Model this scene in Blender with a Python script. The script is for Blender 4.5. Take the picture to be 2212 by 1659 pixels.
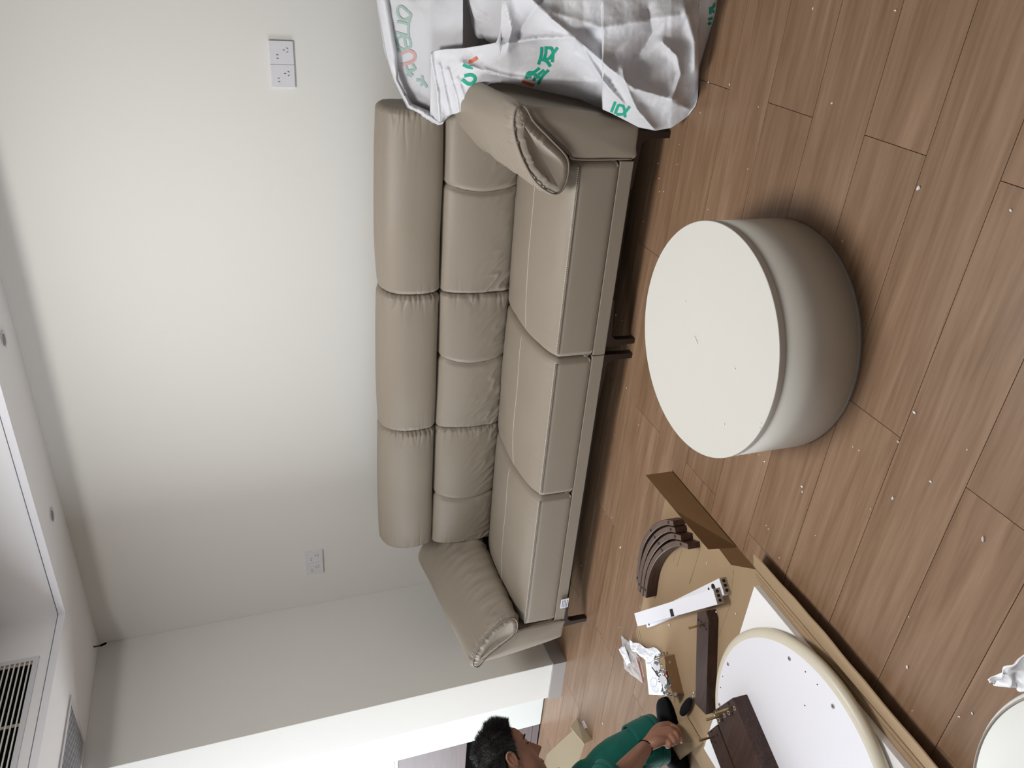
import bpy, bmesh, math, random
import numpy as np
from mathutils import Vector, Matrix, noise
from mathutils.bvhtree import BVHTree

for o in list(bpy.data.objects): bpy.data.objects.remove(o)
C = bpy.context.scene.collection
scene = bpy.context.scene
rnd = random.Random(7)
PI = math.pi

# ---------------------------------------------------------------- camera, world, light
FPX = 1688.1234
BM = np.array([[0.0765207, -0.3274885, -0.9417515], [-0.865827, -0.4902238, 0.1001208], [-0.4944574, 0.8077326, -0.3210607]])          # rows: right, down, forward of the (rolled) phone in world axes
CAM = np.array([0.0, 0.0, 1.5])
cd = bpy.data.cameras.new('camera'); cam = bpy.data.objects.new('camera', cd); C.objects.link(cam)
cd.sensor_fit = 'HORIZONTAL'; cd.sensor_width = 36.0; cd.lens = FPX/2212*36.0; cd.clip_start = 0.02
R_, D_, F_ = BM
cam.matrix_world = Matrix(((R_[0], -D_[0], -F_[0], CAM[0]), (R_[1], -D_[1], -F_[1], CAM[1]),
                           (R_[2], -D_[2], -F_[2], CAM[2]), (0, 0, 0, 1)))
scene.camera = cam
scene.view_settings.view_transform = 'Standard'
scene.view_settings.look = 'None'
scene.view_settings.gamma = 1.0
scene.view_settings.exposure = 0.62
scene.view_settings.use_curve_mapping = False
w = bpy.data.worlds.new('sky'); scene.world = w; w.use_nodes = True
w.node_tree.nodes['Background'].inputs[0].default_value = (0.80, 0.90, 1.0, 1)
w.node_tree.nodes['Background'].inputs[1].default_value = 1.0

def area(name, loc, rot, sx, sy, power, col=(1, 1, 1)):
    l = bpy.data.lights.new(name, 'AREA'); l.shape = 'RECTANGLE'; l.size = sx; l.size_y = sy
    l.energy = power; l.color = col
    o = bpy.data.objects.new(name, l); C.objects.link(o); o.location = loc; o.rotation_euler = rot
    return o
# daylight through the tall balcony window far to the left, and an unseen weak fill added behind the camera
area('window_daylight', (-6.45, 1.05, 1.25), (0, -PI/2, 0), 2.2, 2.6, 150, (0.88, 0.95, 1.0))
area('rear_fill_light', (-1.2, -3.1, 1.35), (PI/2, 0, 0), 3.0, 1.9, 5, (0.95, 0.98, 1.0))

# the flush ceiling lamp inside the recessed tray, switched on
lamp_ = area('ceiling_lamp_light', (-1.20, 1.65, 2.688), (0, 0, 0), 0.84, 0.84, 26, (1.0, 0.985, 0.96)); lamp_.data.shape = 'DISK'
def ray(x, y):
    d = BM.T @ np.array([(x-1106)/FPX, (y-829.5)/FPX, 1.0]); return d
def P(x, y, axis, val):
    """photo point (2212 x 1659 frame) to the world point of that sight line on plane axis=val"""
    d = ray(x, y); k = (val-CAM[axis])/d[axis]; return Vector(CAM+d*k)
def FL(x, y, z=0.0): return P(x, y, 2, z)

# ---------------------------------------------------------------- materials
def mat(name, col, rough=0.5, spec=0.5, metal=0.0, bump=None, var=None, sheen=0, trans=0, coat=0, alpha=None):
    """bump=(scale, strength, dist); var=(scale, amount) slow tone variation"""
    m = bpy.data.materials.new(name); m.use_nodes = True
    nt = m.node_tree; b = nt.nodes['Principled BSDF']
    b.inputs['Base Color'].default_value = (*col, 1); b.inputs['Roughness'].default_value = rough
    b.inputs['Specular IOR Level'].default_value = spec; b.inputs['Metallic'].default_value = metal
    b.inputs['Sheen Weight'].default_value = sheen; b.inputs['Transmission Weight'].default_value = trans
    b.inputs['Coat Weight'].default_value = coat
    if alpha is not None: b.inputs['Alpha'].default_value = alpha
    tc = nt.nodes.new('ShaderNodeTexCoord')
    if var:
        n = nt.nodes.new('ShaderNodeTexNoise'); n.inputs['Scale'].default_value = var[0]; n.inputs['Detail'].default_value = 5
        nt.links.new(tc.outputs['Object'], n.inputs['Vector'])
        mx = nt.nodes.new('ShaderNodeMix'); mx.data_type = 'RGBA'
        mx.inputs['A'].default_value = (*[c*(1-var[1]) for c in col], 1)
        mx.inputs['B'].default_value = (*[min(1, c*(1+var[1])) for c in col], 1)
        nt.links.new(n.outputs['Fac'], mx.inputs['Factor']); nt.links.new(mx.outputs['Result'], b.inputs['Base Color'])
    if bump:
        n2 = nt.nodes.new('ShaderNodeTexNoise'); n2.inputs['Scale'].default_value = bump[0]; n2.inputs['Detail'].default_value = 4
        nt.links.new(tc.outputs['Object'], n2.inputs['Vector'])
        bp = nt.nodes.new('ShaderNodeBump'); bp.inputs['Strength'].default_value = bump[1]; bp.inputs['Distance'].default_value = bump[2]
        nt.links.new(n2.outputs['Fac'], bp.inputs['Height']); nt.links.new(bp.outputs['Normal'], b.inputs['Normal'])
    return m

def wood_mat(name, c1, c2, c3, rough, axis='X', scale=1.0, contrast=1.0, spec=0.4):
    m = bpy.data.materials.new(name); m.use_nodes = True
    nt = m.node_tree; b = nt.nodes['Principled BSDF']; L = nt.links
    b.inputs['Roughness'].default_value = rough; b.inputs['Specular IOR Level'].default_value = spec
    tc = nt.nodes.new('ShaderNodeTexCoord'); oi = nt.nodes.new('ShaderNodeObjectInfo')
    mp = nt.nodes.new('ShaderNodeMapping')
    s = {'X': (0.9, 14, 14), 'Y': (14, 0.9, 14), 'Z': (14, 14, 0.9)}[axis]
    mp.inputs['Scale'].default_value = [q*scale for q in s]
    ad = nt.nodes.new('ShaderNodeVectorMath'); ad.operation = 'ADD'
    mul = nt.nodes.new('ShaderNodeVectorMath'); mul.operation = 'SCALE'; mul.inputs['Scale'].default_value = 37.0
    cmb = nt.nodes.new('ShaderNodeCombineXYZ')
    for k in range(3): L.new(oi.outputs['Random'], cmb.inputs[k])
    L.new(cmb.outputs[0], mul.inputs[0]); L.new(tc.outputs['Object'], mp.inputs['Vector'])
    L.new(mp.outputs[0], ad.inputs[0]); L.new(mul.outputs[0], ad.inputs[1])
    n = nt.nodes.new('ShaderNodeTexNoise'); n.inputs['Scale'].default_value = 1.3; n.inputs['Detail'].default_value = 6
    n.inputs['Roughness'].default_value = 0.55; n.inputs['Distortion'].default_value = 1.1
    L.new(ad.outputs[0], n.inputs['Vector'])
    wv = nt.nodes.new('ShaderNodeTexNoise'); wv.inputs['Scale'].default_value = 5.5; wv.inputs['Detail'].default_value = 3
    wv.inputs['Distortion'].default_value = 0.3
    L.new(ad.outputs[0], wv.inputs['Vector'])
    mxf = nt.nodes.new('ShaderNodeMix'); mxf.data_type = 'FLOAT'; mxf.inputs[0].default_value = 0.38
    L.new(n.outputs['Fac'], mxf.inputs[2]); L.new(wv.outputs['Fac'], mxf.inputs[3])
    cr = nt.nodes.new('ShaderNodeValToRGB'); e = cr.color_ramp.elements
    e[0].position = 0.5-0.16/contrast; e[0].color = (*c1, 1); e[1].position = 0.5+0.16/contrast; e[1].color = (*c3, 1)
    k = cr.color_ramp.elements.new(0.5); k.color = (*c2, 1)
    L.new(mxf.outputs[0], cr.inputs[0])
    hs = nt.nodes.new('ShaderNodeHueSaturation'); mr = nt.nodes.new('ShaderNodeMapRange')
    mr.inputs['To Min'].default_value = 0.96; mr.inputs['To Max'].default_value = 1.04
    L.new(oi.outputs['Random'], mr.inputs['Value']); L.new(mr.outputs[0], hs.inputs['Value'])
    L.new(cr.outputs[0], hs.inputs['Color']); L.new(hs.outputs[0], b.inputs['Base Color'])
    bp = nt.nodes.new('ShaderNodeBump'); bp.inputs['Strength'].default_value = 0.12; bp.inputs['Distance'].default_value = 0.001
    L.new(wv.outputs['Fac'], bp.inputs['Height']); L.new(bp.outputs[0], b.inputs['Normal'])
    return m

M = {}
M['wall'] = mat('wall_paint', (0.72, 0.712, 0.685), 0.75, 0.25, bump=(90, 0.05, 0.001))
M['ceil'] = mat('ceiling_paint', (0.84, 0.84, 0.86), 0.8, 0.2)
M['white'] = mat('white_lacquer', (0.68, 0.71, 0.70), 0.45, 0.4)
M['dim'] = mat('unseen_wall_dim', (0.28, 0.26, 0.235), 0.85, 0.2)  # unseen walls made dark so they throw less light back
M['base'] = mat('baseboard_grey', (0.33, 0.305, 0.30), 0.45)
M['floor'] = wood_mat('oak_plank', (0.178, 0.101, 0.055), (0.232, 0.140, 0.083), (0.29, 0.185, 0.117), 0.40)
M['gap'] = mat('plank_joint', (0.09, 0.055, 0.035), 0.8)
M['leather'] = mat('taupe_leather', (0.268, 0.228, 0.182), 0.50, 0.42, bump=(420, 0.10, 0.0006), var=(3, 0.04))
M['leather_d'] = mat('leather_piping', (0.20, 0.165, 0.13), 0.5)
M['stitch'] = mat('pale_stitching', (0.62, 0.55, 0.46), 0.7)
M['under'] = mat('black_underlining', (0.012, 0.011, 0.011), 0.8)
M['legm'] = mat('dark_bronze_metal', (0.045, 0.032, 0.026), 0.35, 0.5, 0.6)
M['table'] = mat('cream_lacquer', (0.60, 0.59, 0.555), 0.42, 0.4)
M['tableside'] = mat('cream_lacquer_side_shade', (0.58, 0.56, 0.51), 0.5, 0.35)  # same lacquer as the top, with the side's shade put into the colour
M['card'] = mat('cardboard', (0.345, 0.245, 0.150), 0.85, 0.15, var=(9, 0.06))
M['card_out'] = mat('cardboard_outside_shade', (0.26, 0.155, 0.078), 0.85, 0.15, var=(7, 0.08))  # outer faces turned from the window, their shade put into the brown
M['card_edge'] = mat('cardboard_edge', (0.30, 0.20, 0.12), 0.9)
M['darkwood'] = wood_mat('dark_walnut', (0.030, 0.014, 0.011), (0.050, 0.024, 0.018), (0.078, 0.038, 0.029), 0.45, scale=2.0)
M['darkwood2'] = wood_mat('walnut_light', (0.10, 0.068, 0.055), (0.13, 0.088, 0.070), (0.16, 0.108, 0.085), 0.5, scale=1.0)
M['greybrown'] = wood_mat('cabinet_brown', (0.105, 0.078, 0.082), (0.135, 0.10, 0.105), (0.165, 0.125, 0.13), 0.5, scale=0.6)
M['hole'] = mat('drilled_hole', (0.008, 0.006, 0.006), 0.9)
M['brass'] = mat('brass_rod', (0.48, 0.36, 0.17), 0.35, 0.5, 1.0)
M['steel'] = mat('zinc_steel', (0.62, 0.64, 0.66), 0.28, 0.5, 1.0)
M['wtop'] = mat('white_board', (0.80, 0.80, 0.86), 0.55)
M['rim'] = mat('cream_rim', (0.66, 0.61, 0.50), 0.4)
M['foam'] = mat('white_foam', (0.86, 0.86, 0.88), 0.9, 0.1, bump=(260, 0.4, 0.002))
M['plastic'] = mat('socket_white', (0.66, 0.66, 0.70), 0.35)
M['black'] = mat('matt_black', (0.003, 0.003, 0.003), 1.0, 0.02)
M['greybox'] = mat('end_cap_taupe', (0.36, 0.31, 0.255), 0.7)
M['paper'] = mat('paper_white', (0.84, 0.86, 0.92), 0.7, bump=(40, 0.3, 0.004))
M['ink'] = mat('printed_ink', (0.30, 0.31, 0.38), 0.8)
M['red'] = mat('red_plastic', (0.55, 0.03, 0.04), 0.4)
M['green'] = mat('green_cotton', (0.005, 0.105, 0.082), 0.85, 0.2, bump=(500, 0.25, 0.0008), sheen=0.1, var=(14, 0.12))
M['skin'] = mat('skin', (0.31, 0.150, 0.098), 0.5, 0.4, bump=(160, 0.25, 0.001), var=(22, 0.10))
M['hair'] = mat('black_hair', (0.007, 0.006, 0.006), 0.55, 0.35)
M['shoe'] = mat('black_suede', (0.008, 0.008, 0.010), 0.9, 0.2, bump=(300, 0.3, 0.001))
M['lip'] = mat('lip_skin', (0.22, 0.085, 0.07), 0.5)
M['stool'] = mat('white_leatherette', (0.78, 0.80, 0.78), 0.45, 0.4, bump=(300, 0.1, 0.0006))
M['pgreen'] = mat('green_print', (0.0, 0.30, 0.19), 0.5)
M['pred'] = mat('orange_print', (0.62, 0.10, 0.03), 0.5)
M['gghost'] = mat('green_print_seen_through', (0.27, 0.37, 0.33), 0.6)
M['rghost'] = mat('orange_print_seen_through', (0.48, 0.28, 0.27), 0.6)
M['diffuser'] = mat('lamp_diffuser', (0.9, 0.9, 0.88), 0.5)
_b = M['diffuser'].node_tree.nodes['Principled BSDF']; _b.inputs['Emission Color'].default_value = (1, 0.98, 0.95, 1); _b.inputs['Emission Strength'].default_value = 4
M['glass'] = mat('clear_film', (0.92, 0.92, 0.93), 0.12, 0.6, trans=0.0, alpha=0.30)

# ---------------------------------------------------------------- builders
def link(name, me, m, parent=None, smooth=False):
    o = bpy.data.objects.new(name, me); C.objects.link(o)
    if m is not None: me.materials.append(m)
    if parent is not None: o.parent = parent
    if smooth:
        for p in me.polygons: p.use_smooth = True
    return o
def mesh(name, verts, faces, m, parent=None, smooth=False):
    me = bpy.data.meshes.new(name); me.from_pydata([tuple(v) for v in verts], [], faces); me.update()
    o = link(name, me, m, parent, smooth)
    bm = bmesh.new(); bm.from_mesh(me); bmesh.ops.recalc_face_normals(bm, faces=bm.faces); bm.to_mesh(me); bm.free()
    return o
def from_bm(name, bm, m, parent=None, smooth=False):
    me = bpy.data.meshes.new(name); bmesh.ops.recalc_face_normals(bm, faces=bm.faces); bm.to_mesh(me); bm.free()
    return link(name, me, m, parent, smooth)
def thing(name, label, cat, group=None):
    o = bpy.data.objects.new(name, None); C.objects.link(o); o.empty_display_size = 0.05
    o['label'] = label; o['category'] = cat
    if group: o['group'] = group
    return o
def tag(o, label, cat, group=None):
    o['label'] = label; o['category'] = cat
    if group: o['group'] = group
    return o
def struct(o): o['kind'] = 'structure'; return o
def setbase(t, loc):
    """move an Empty to its thing's base while its children keep their world places"""
    t.location = loc
    for ch in bpy.data.objects:
        if ch.parent is t: ch.location = ch.location - Vector(loc)
def bm_box(bm, x0, x1, y0, y1, z0, z1, bevel=0.0, seg=2, mtx=None):
    r = bmesh.ops.create_cube(bm, size=1.0)
    vs = r['verts']
    bmesh.ops.scale(bm, vec=(x1-x0, y1-y0, z1-z0), verts=vs)
    bmesh.ops.translate(bm, vec=((x0+x1)/2, (y0+y1)/2, (z0+z1)/2), verts=vs)
    if bevel:
        es = list({e for v in vs for e in v.link_edges})
        r = bmesh.ops.bevel(bm, geom=es, offset=bevel, segments=seg, affect='EDGES', profile=0.7)
        vs = list({v for f in r['faces'] for v in f.verts} | {v for v in vs if v.is_valid})
    if mtx is not None: bmesh.ops.transform(bm, matrix=mtx, verts=[v for v in vs if v.is_valid])
def box(name, x0, x1, y0, y1, z0, z1, m, parent=None, bevel=0.0, mtx=None, smooth=False, seg=2):
    bm = bmesh.new(); bm_box(bm, x0, x1, y0, y1, z0, z1, bevel, seg, mtx)
    return from_bm(name, bm, m, parent, smooth)
def prism(name, pts, z0, z1, m, parent=None, bevel=0.0):
    """vertical prism over a plan polygon"""
    bm = bmesh.new(); lo = [bm.verts.new((p[0], p[1], z0)) for p in pts]; hi = [bm.verts.new((p[0], p[1], z1)) for p in pts]
    bm.faces.new(lo); bm.faces.new(hi); n = len(pts)
    for i in range(n): bm.faces.new((lo[i], lo[(i+1) % n], hi[(i+1) % n], hi[i]))
    if bevel:
        bmesh.ops.recalc_face_normals(bm, faces=bm.faces)
        bmesh.ops.bevel(bm, geom=list(bm.edges), offset=bevel, segments=2, affect='EDGES', profile=0.7)
    return from_bm(name, bm, m, parent)
def extr(name, pts, axis, a0, a1, m, parent=None, bevel=0.0):
    """prism of a polygon given in the two other axes, extruded along axis"""
    def mk(p, a):
        if axis == 1: return (p[0], a, p[1])
        if axis == 0: return (a, p[0], p[1])
        return (p[0], p[1], a)
    bm = bmesh.new(); lo = [bm.verts.new(mk(p, a0)) for p in pts]; hi = [bm.verts.new(mk(p, a1)) for p in pts]
    bm.faces.new(lo); bm.faces.new(hi); n = len(pts)
    for i in range(n): bm.faces.new((lo[i], lo[(i+1) % n], hi[(i+1) % n], hi[i]))
    if bevel:
        bmesh.ops.recalc_face_normals(bm, faces=bm.faces)
        bmesh.ops.bevel(bm, geom=list(bm.edges), offset=bevel, segments=2, affect='EDGES', profile=0.7)
    return from_bm(name, bm, m, parent)
def catmull(ctrl, n, closed=False):
    c = [np.array(q, float) for q in ctrl]; k = len(c); out = []
    segs = k if closed else k-1
    for i in range(segs):
        if closed: p0, p1, p2, p3 = c[(i-1) % k], c[i], c[(i+1) % k], c[(i+2) % k]
        else: p0, p1, p2, p3 = c[max(i-1, 0)], c[i], c[i+1], c[min(i+2, k-1)]
        for j in range(n):
            t = j/n
            out.append(0.5*((2*p1)+(-p0+p2)*t+(2*p0-5*p1+4*p2-p3)*t*t+(-p0+3*p1-3*p2+p3)*t**3))
    if not closed: out.append(c[-1])
    return np.array(out)
def resample(pts, n, closed=True):
    p = np.array(pts, float)
    if closed: p = np.vstack([p, p[:1]])
    d = np.r_[0, np.cumsum(np.linalg.norm(np.diff(p, axis=0), axis=1))]
    s = np.linspace(0, d[-1], n, endpoint=not closed)
    return np.stack([np.interp(s, d, p[:, k]) for k in range(p.shape[1])], 1)
def tube(name, pts, r, m, parent=None, sides=8, closed=False, rfun=None):
    P_ = [Vector(q) for q in pts]; n = len(P_); bm = bmesh.new(); rings = []
    up = Vector((0.13, 0.21, 0.97))
    for i in range(n):
        a = P_[(i-1) % n] if (closed or i > 0) else P_[i]; b = P_[(i+1) % n] if (closed or i < n-1) else P_[i]
        t = (b-a).normalized() if (b-a).length > 1e-9 else Vector((0, 0, 1))
        u = t.cross(up)
        if u.length < 1e-3: u = t.cross(Vector((1, 0, 0)))
        u.normalize(); v = t.cross(u).normalized(); rr = r if rfun is None else rfun(i/(n-1))
        rings.append([bm.verts.new(P_[i]+u*rr*math.cos(2*PI*k/sides)+v*rr*math.sin(2*PI*k/sides)) for k in range(sides)])
    for i in range(n if closed else n-1):
        A, B_ = rings[i], rings[(i+1) % n]
        for k in range(sides): bm.faces.new((A[k], A[(k+1) % sides], B_[(k+1) % sides], B_[k]))
    if not closed: bm.faces.new(rings[0]); bm.faces.new(rings[-1])
    return from_bm(name, bm, m, parent, True)
def cyl(name, a, b, r, m, parent=None, sides=20, bevel=0.0, r2=None):
    a = Vector(a); b = Vector(b); d = b-a; L = d.length
    bm = bmesh.new(); bmesh.ops.create_cone(bm, cap_ends=True, segments=sides, radius1=r, radius2=r if r2 is None else r2, depth=L)
    if bevel:
        es = [e for e in bm.edges if abs(abs(e.verts[0].co.z)-L/2) < 1e-6 and abs(e.verts[0].co.z-e.verts[1].co.z) < 1e-6]
        bmesh.ops.bevel(bm, geom=es, offset=bevel, segments=3, affect='EDGES', profile=0.5)
    q = Vector((0, 0, 1)).rotation_difference(d.normalized())
    bmesh.ops.transform(bm, matrix=Matrix.Translation((a+b)/2) @ q.to_matrix().to_4x4(), verts=bm.verts)
    o = from_bm(name, bm, m, parent)
    for p in o.data.polygons: p.use_smooth = len(p.vertices) == 4
    return o
def join_bm(name, objs, m=None, parent=None):
    """merge temporary objects into one mesh object"""
    bm = bmesh.new(); mm = m or objs[0].data.materials[0]
    for o in objs: bm.from_mesh(o.data)
    sm = [p.use_smooth for o in objs for p in o.data.polygons]
    for o in objs: me = o.data; bpy.data.objects.remove(o); bpy.data.meshes.remove(me)
    me = bpy.data.meshes.new(name); bm.to_mesh(me); bm.free()
    o = link(name, me, mm, parent)
    for p, s in zip(me.polygons, sm): p.use_smooth = s
    return o
def copy_tree(o, parent=None):
    c = o.copy(); C.objects.link(c); c.parent = parent
    for ch in [q for q in bpy.data.objects if q.parent is o]: copy_tree(ch, c)
    return c

# ---------------------------------------------------------------- the room
XL, YB, ZC = -3.412, 3.391, 2.373
XR, XF, YF = 1.9, -6.6, -3.3            # right wall, far left wall, wall behind the camera
ZT = 2.78
TX, TY = -2.808, 3.018                   # edge of the recessed ceiling tray
floor = struct(box('floor', XF, XR, YF, YB+0.1, -0.06, -0.006, M['gap']))
LP, WP = 1.2705, 0.2012
def plank_bm(x0, x1, y0, y1):
    bm = bmesh.new(); c = 0.0003; e = 0.0006
    a = [(x0+e, y0+e), (x1-e, y0+e), (x1-e, y1-e), (x0+e, y1-e)]
    b = [(x0+e+c, y0+e+c), (x1-e-c, y0+e+c), (x1-e-c, y1-e-c), (x0+e+c, y1-e-c)]
    v0 = [bm.verts.new((*p, -0.006)) for p in a]; v1 = [bm.verts.new((*p, -0.0010)) for p in a]; v2 = [bm.verts.new((*p, 0)) for p in b]
    bm.faces.new(v2)
    for A, B_ in ((v0, v1), (v1, v2)):
        for i in range(4): bm.faces.new((A[i], A[(i+1) % 4], B_[(i+1) % 4], B_[i]))
    return bm
pme = None
for r in range(-13, 9):
    y0 = 1.775 + r*WP; y1 = y0+WP
    if y0 >= YB: continue
    off = -0.355 if r % 2 == 0 else -0.990
    if r < -8: off += rnd.uniform(-0.2, 0.2)
    k = -6
    while True:
        x0 = off + k*LP; x1 = x0+LP; k += 1
        if x0 >= XR: break
        if x1 <= XF: continue
        full = x0 >= XF and x1 <= XR and y1 <= YB
        if full:
            if pme is None:
                p = from_bm('plank', plank_bm(0, LP, 0, WP), M['floor'], floor); pme = p.data; p.location = (x0, y0, 0)
            else:
                p = bpy.data.objects.new('plank', pme); C.objects.link(p); p.parent = floor; p.location = (x0, y0, 0)
        else:
            X0, X1, Y1 = max(x0, XF), min(x1, XR), min(y1, YB)
            p = from_bm('plank', plank_bm(0, X1-X0, 0, Y1-y0), M['floor'], floor); p.location = (X0, y0, 0)

struct(box('wall_back', XL-0.1, XR, YB, YB+0.1, 0, ZT+0.05, M['wall']))
struct(box('wall_left', -3.684, XL, 2.618, YB, 0, ZC, M['wall'], bevel=0.003))           # the short wing wall beside the sofa
struct(box('wall_right', XR, XR+0.1, YF, YB+0.1, 0, ZT+0.05, M['dim']))
struct(box('wall_far_back', XF, XL-0.1, YB, YB+0.1, 0, ZT, M['wall']))
wf = struct(box('wall_front', XF, XR, YF-0.1, YF, 0, ZT+0.05, M['dim']))
wl = struct(box('wall_far_left', XF-0.1, XF, YF, YB+0.1, 0, ZT+0.05, M['wall']))
def window(name, axis, pos, a0, a1, z0, z1, s, label):
    """a window frame with mullion, standing just inside the wall"""
    bm = bmesh.new(); t = 0.05
    def bx(u0, u1, w0, w1):
        lo, hi = sorted((pos, pos+s*0.06))
        if axis == 0: bm_box(bm, lo, hi, u0, u1, w0, w1)
        else: bm_box(bm, u0, u1, lo, hi, w0, w1)
    bx(a0-t, a0, z0-t, z1+t); bx(a1, a1+t, z0-t, z1+t); bx(a0, a1, z0-t, z0); bx(a0, a1, z1, z1+t)
    mid = (a0+a1)/2; bx(mid-t/2, mid+t/2, z0, z1)
    o = struct(from_bm(name, bm, M['legm'])); return o
window('window_1', 0, XF, -0.25, 2.35, 0.12, 2.36, 1, '')
window('rear_fill_frame', 1, YF, -2.75, 0.35, 0.4, 2.3, 1, '')  # unseen frame made up around the added rear fill

# ceiling: lowered border round a recessed tray
bm = bmesh.new()
bm_box(bm, TX, XR, TY, YB, ZC, ZC+0.027)               # strip above the sofa
bm_box(bm, XF, TX, YF, YB, ZC, ZC+0.027)               # left part
bm_box(bm, TX, XR, YF, -2.0, ZC, ZC+0.027)
ceil = struct(from_bm('ceiling', bm, M['ceil']))
bm = bmesh.new()
bm_box(bm, TX-0.010, XR, TY+0.010, TY+0.2, ZC+0.036, ZT)  # vertical face over the shadow gap
bm_box(bm, TX-0.2, TX-0.010, -2.0, TY+0.2, ZC+0.036, ZT)
bm_box(bm, TX-0.2, XR, -2.2, -2.0, ZC+0.036, ZT)
struct(from_bm('trim_1', bm, M['ceil']))
bm = bmesh.new(); g = 0.028                            # lip of the tray
bm_box(bm, TX, XR, TY-0.004, TY, ZC-0.0005, ZC+g)
bm_box(bm, TX, TX+0.004, -2.0, TY, ZC-0.0005, ZC+g)
struct(from_bm('trim_2', bm, mat('lip_white', (0.80, 0.80, 0.85), 0.5)))
struct(box('sky_blocker_slab', XF, XR, YF, YB+0.1, ZT+0.051, ZT+0.10, M['ceil']))  # unseen slab added to keep sky light out of the ceiling void
struct(box('ceiling_tray', TX-0.2, XR, -2.2, TY+0.2, ZT, ZT+0.05, M['ceil']))
# baseboard round the wing wall
bm = bmesh.new(); bh = 0.078; bt = 0.012
bm_box(bm, XL, XL+bt, 2.618-bt, YB, 0, bh, 0.0015)
bm_box(bm, -3.684, XL, 2.618-bt, 2.618, 0, bh, 0.0015)
struct(from_bm('baseboard_left', bm, M['base']))
struct(box('baseboard_back', XL+bt, XR, YB-bt, YB, 0, bh, M['base'], bevel=0.0015))
# wall beyond, hidden behind the entry cabinet
struct(box('wall_entry', XF, -3.684, 3.05, 3.1, 0, ZC, M['wall']))

# entry cabinet beside the wing wall: white end panel, brown doors, open black niche
cab = thing('entry_cabinet', 'tall cabinet with white end panel and grey-brown doors behind the crouching person', 'cabinet')
cy = 2.795
box('side_panel', -4.165, -3.66, cy, cy+0.02, 0.006, ZC-0.002, M['white'], cab, 0.001)['label'] = 'white lacquered panel'
box('gap_shade', -5.9, -3.66, cy+0.006, 3.03, 0.0, 0.006, M['black'], cab)  # black strip painted in for the shaded gap under the panels
box('carcass', -5.9, -3.66, cy+0.30, 3.04, 0.006, ZC-0.002, M['black'], cab)
def door(x0, x1, z0, z1, m):
    return box('door', x0, x1, cy+0.004, cy+0.022, z0, z1, m, cab, 0.0012)
door(-4.85, -4.167, 0.008, 0.050, M['greybrown'])['label'] = 'low brown plinth panel'
door(-4.85, -4.167, 0.053, 0.20, M['greybrown'])
box('niche', -5.9, -4.167, cy+0.024, cy+0.29, 0.205, 0.468, M['black'], cab)['label'] = 'black open niche'
door(-4.85, -4.167, 0.472, 0.885, M['greybrown'])['label'] = 'grey-brown upper door'
door(-5.6, -4.853, 0.008, 0.885, M['greybrown'])
box('door_frame', -5.6, -4.167, cy+0.006, cy+0.024, 0.889, 0.903, M['steel'], cab)['label'] = 'steel edge strip'
box('display_box', -5.6, -4.167, cy+0.10, cy+0.28, 0.906, 1.18, M['black'], cab)
box('shelf_divider', -4.30, -4.296, cy+0.024, cy+0.10, 0.906, 1.18, M['plastic'], cab)
box('glass_door', -4.85, -4.168, cy+0.008, cy+0.012, 0.906, 1.185, M['glass'], cab)
door(-4.85, -4.167, 1.19, 2.36, M['greybrown']); door(-5.6, -4.853, 1.19, 2.36, M['greybrown'])

# power sockets
def slot(parent, x, z, w_, h_, rot=0):
    mt = Matrix.Translation((x, YB-0.0095, z)) @ Matrix.Rotation(rot, 4, 'Y')
    return box('slot', -w_/2, w_/2, -0.0006, 0.0006, -h_/2, h_/2, M['hole'], parent, mtx=mt)
def socket(x0, x1, z0, z1, label):
    t = thing('power_socket', label, 'socket')
    w = (x1-x0)/2
    for i in range(2):
        a = x0+i*w; cx = a+w/2; cz = (z0+z1)/2; s = w/0.086
        box('face_plate', a+0.0004, a+w-0.0004, YB-0.009, YB, z0, z1, M['plastic'], t, 0.0016)
        for dx in (-0.013, 0.0): slot(t, cx-0.004*s+dx*s-0.004, cz+0.016*s, 0.0019*s, 0.0075*s)
        slot(t, cx+0.010*s, cz-0.009*s, 0.0019*s, 0.0075*s)
        slot(t, cx+0.0168*s, cz-0.0225*s, 0.0019*s, 0.0075*s, math.radians(32))
        slot(t, cx+0.0032*s, cz-0.0225*s, 0.0019*s, 0.0075*s, math.radians(-32))
    return t
socket(-0.585, -0.413, 1.194, 1.285, 'double white wall socket high on the wall above the bag end of the sofa')
socket(-3.175, -3.010, 1.192, 1.287, 'double white wall socket near the left corner above the far armrest')

# downlights in the lowered ceiling
def downlight(x, y, label):
    t = thing('downlight', label, 'downlight')
    bm = bmesh.new(); N = 40
    prof = [(0.037, ZC-0.0005), (0.036, ZC-0.003), (0.030, ZC-0.0035), (0.024, ZC-0.001)]
    rings = [[bm.verts.new((x+r*math.cos(2*PI*k/N), y+r*math.sin(2*PI*k/N), z)) for k in range(N)] for r, z in prof]
    for A, B_ in zip(rings, rings[1:]):
        for k in range(N): bm.faces.new((A[k], A[(k+1) % N], B_[(k+1) % N], B_[k]))
    from_bm('trim_ring', bm, M['plastic'], t, True)
    cyl('lens', (x, y, ZC-0.0016), (x, y, ZC-0.0004), 0.0245, mat('lens_grey', (0.16, 0.16, 0.18), 0.3), t, 32)
downlight(-1.510, 3.200, 'round white recessed downlight nearest the top edge over the sofa')
downlight(-2.390, 3.203, 'round white recessed downlight nearer the left corner')

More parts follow.
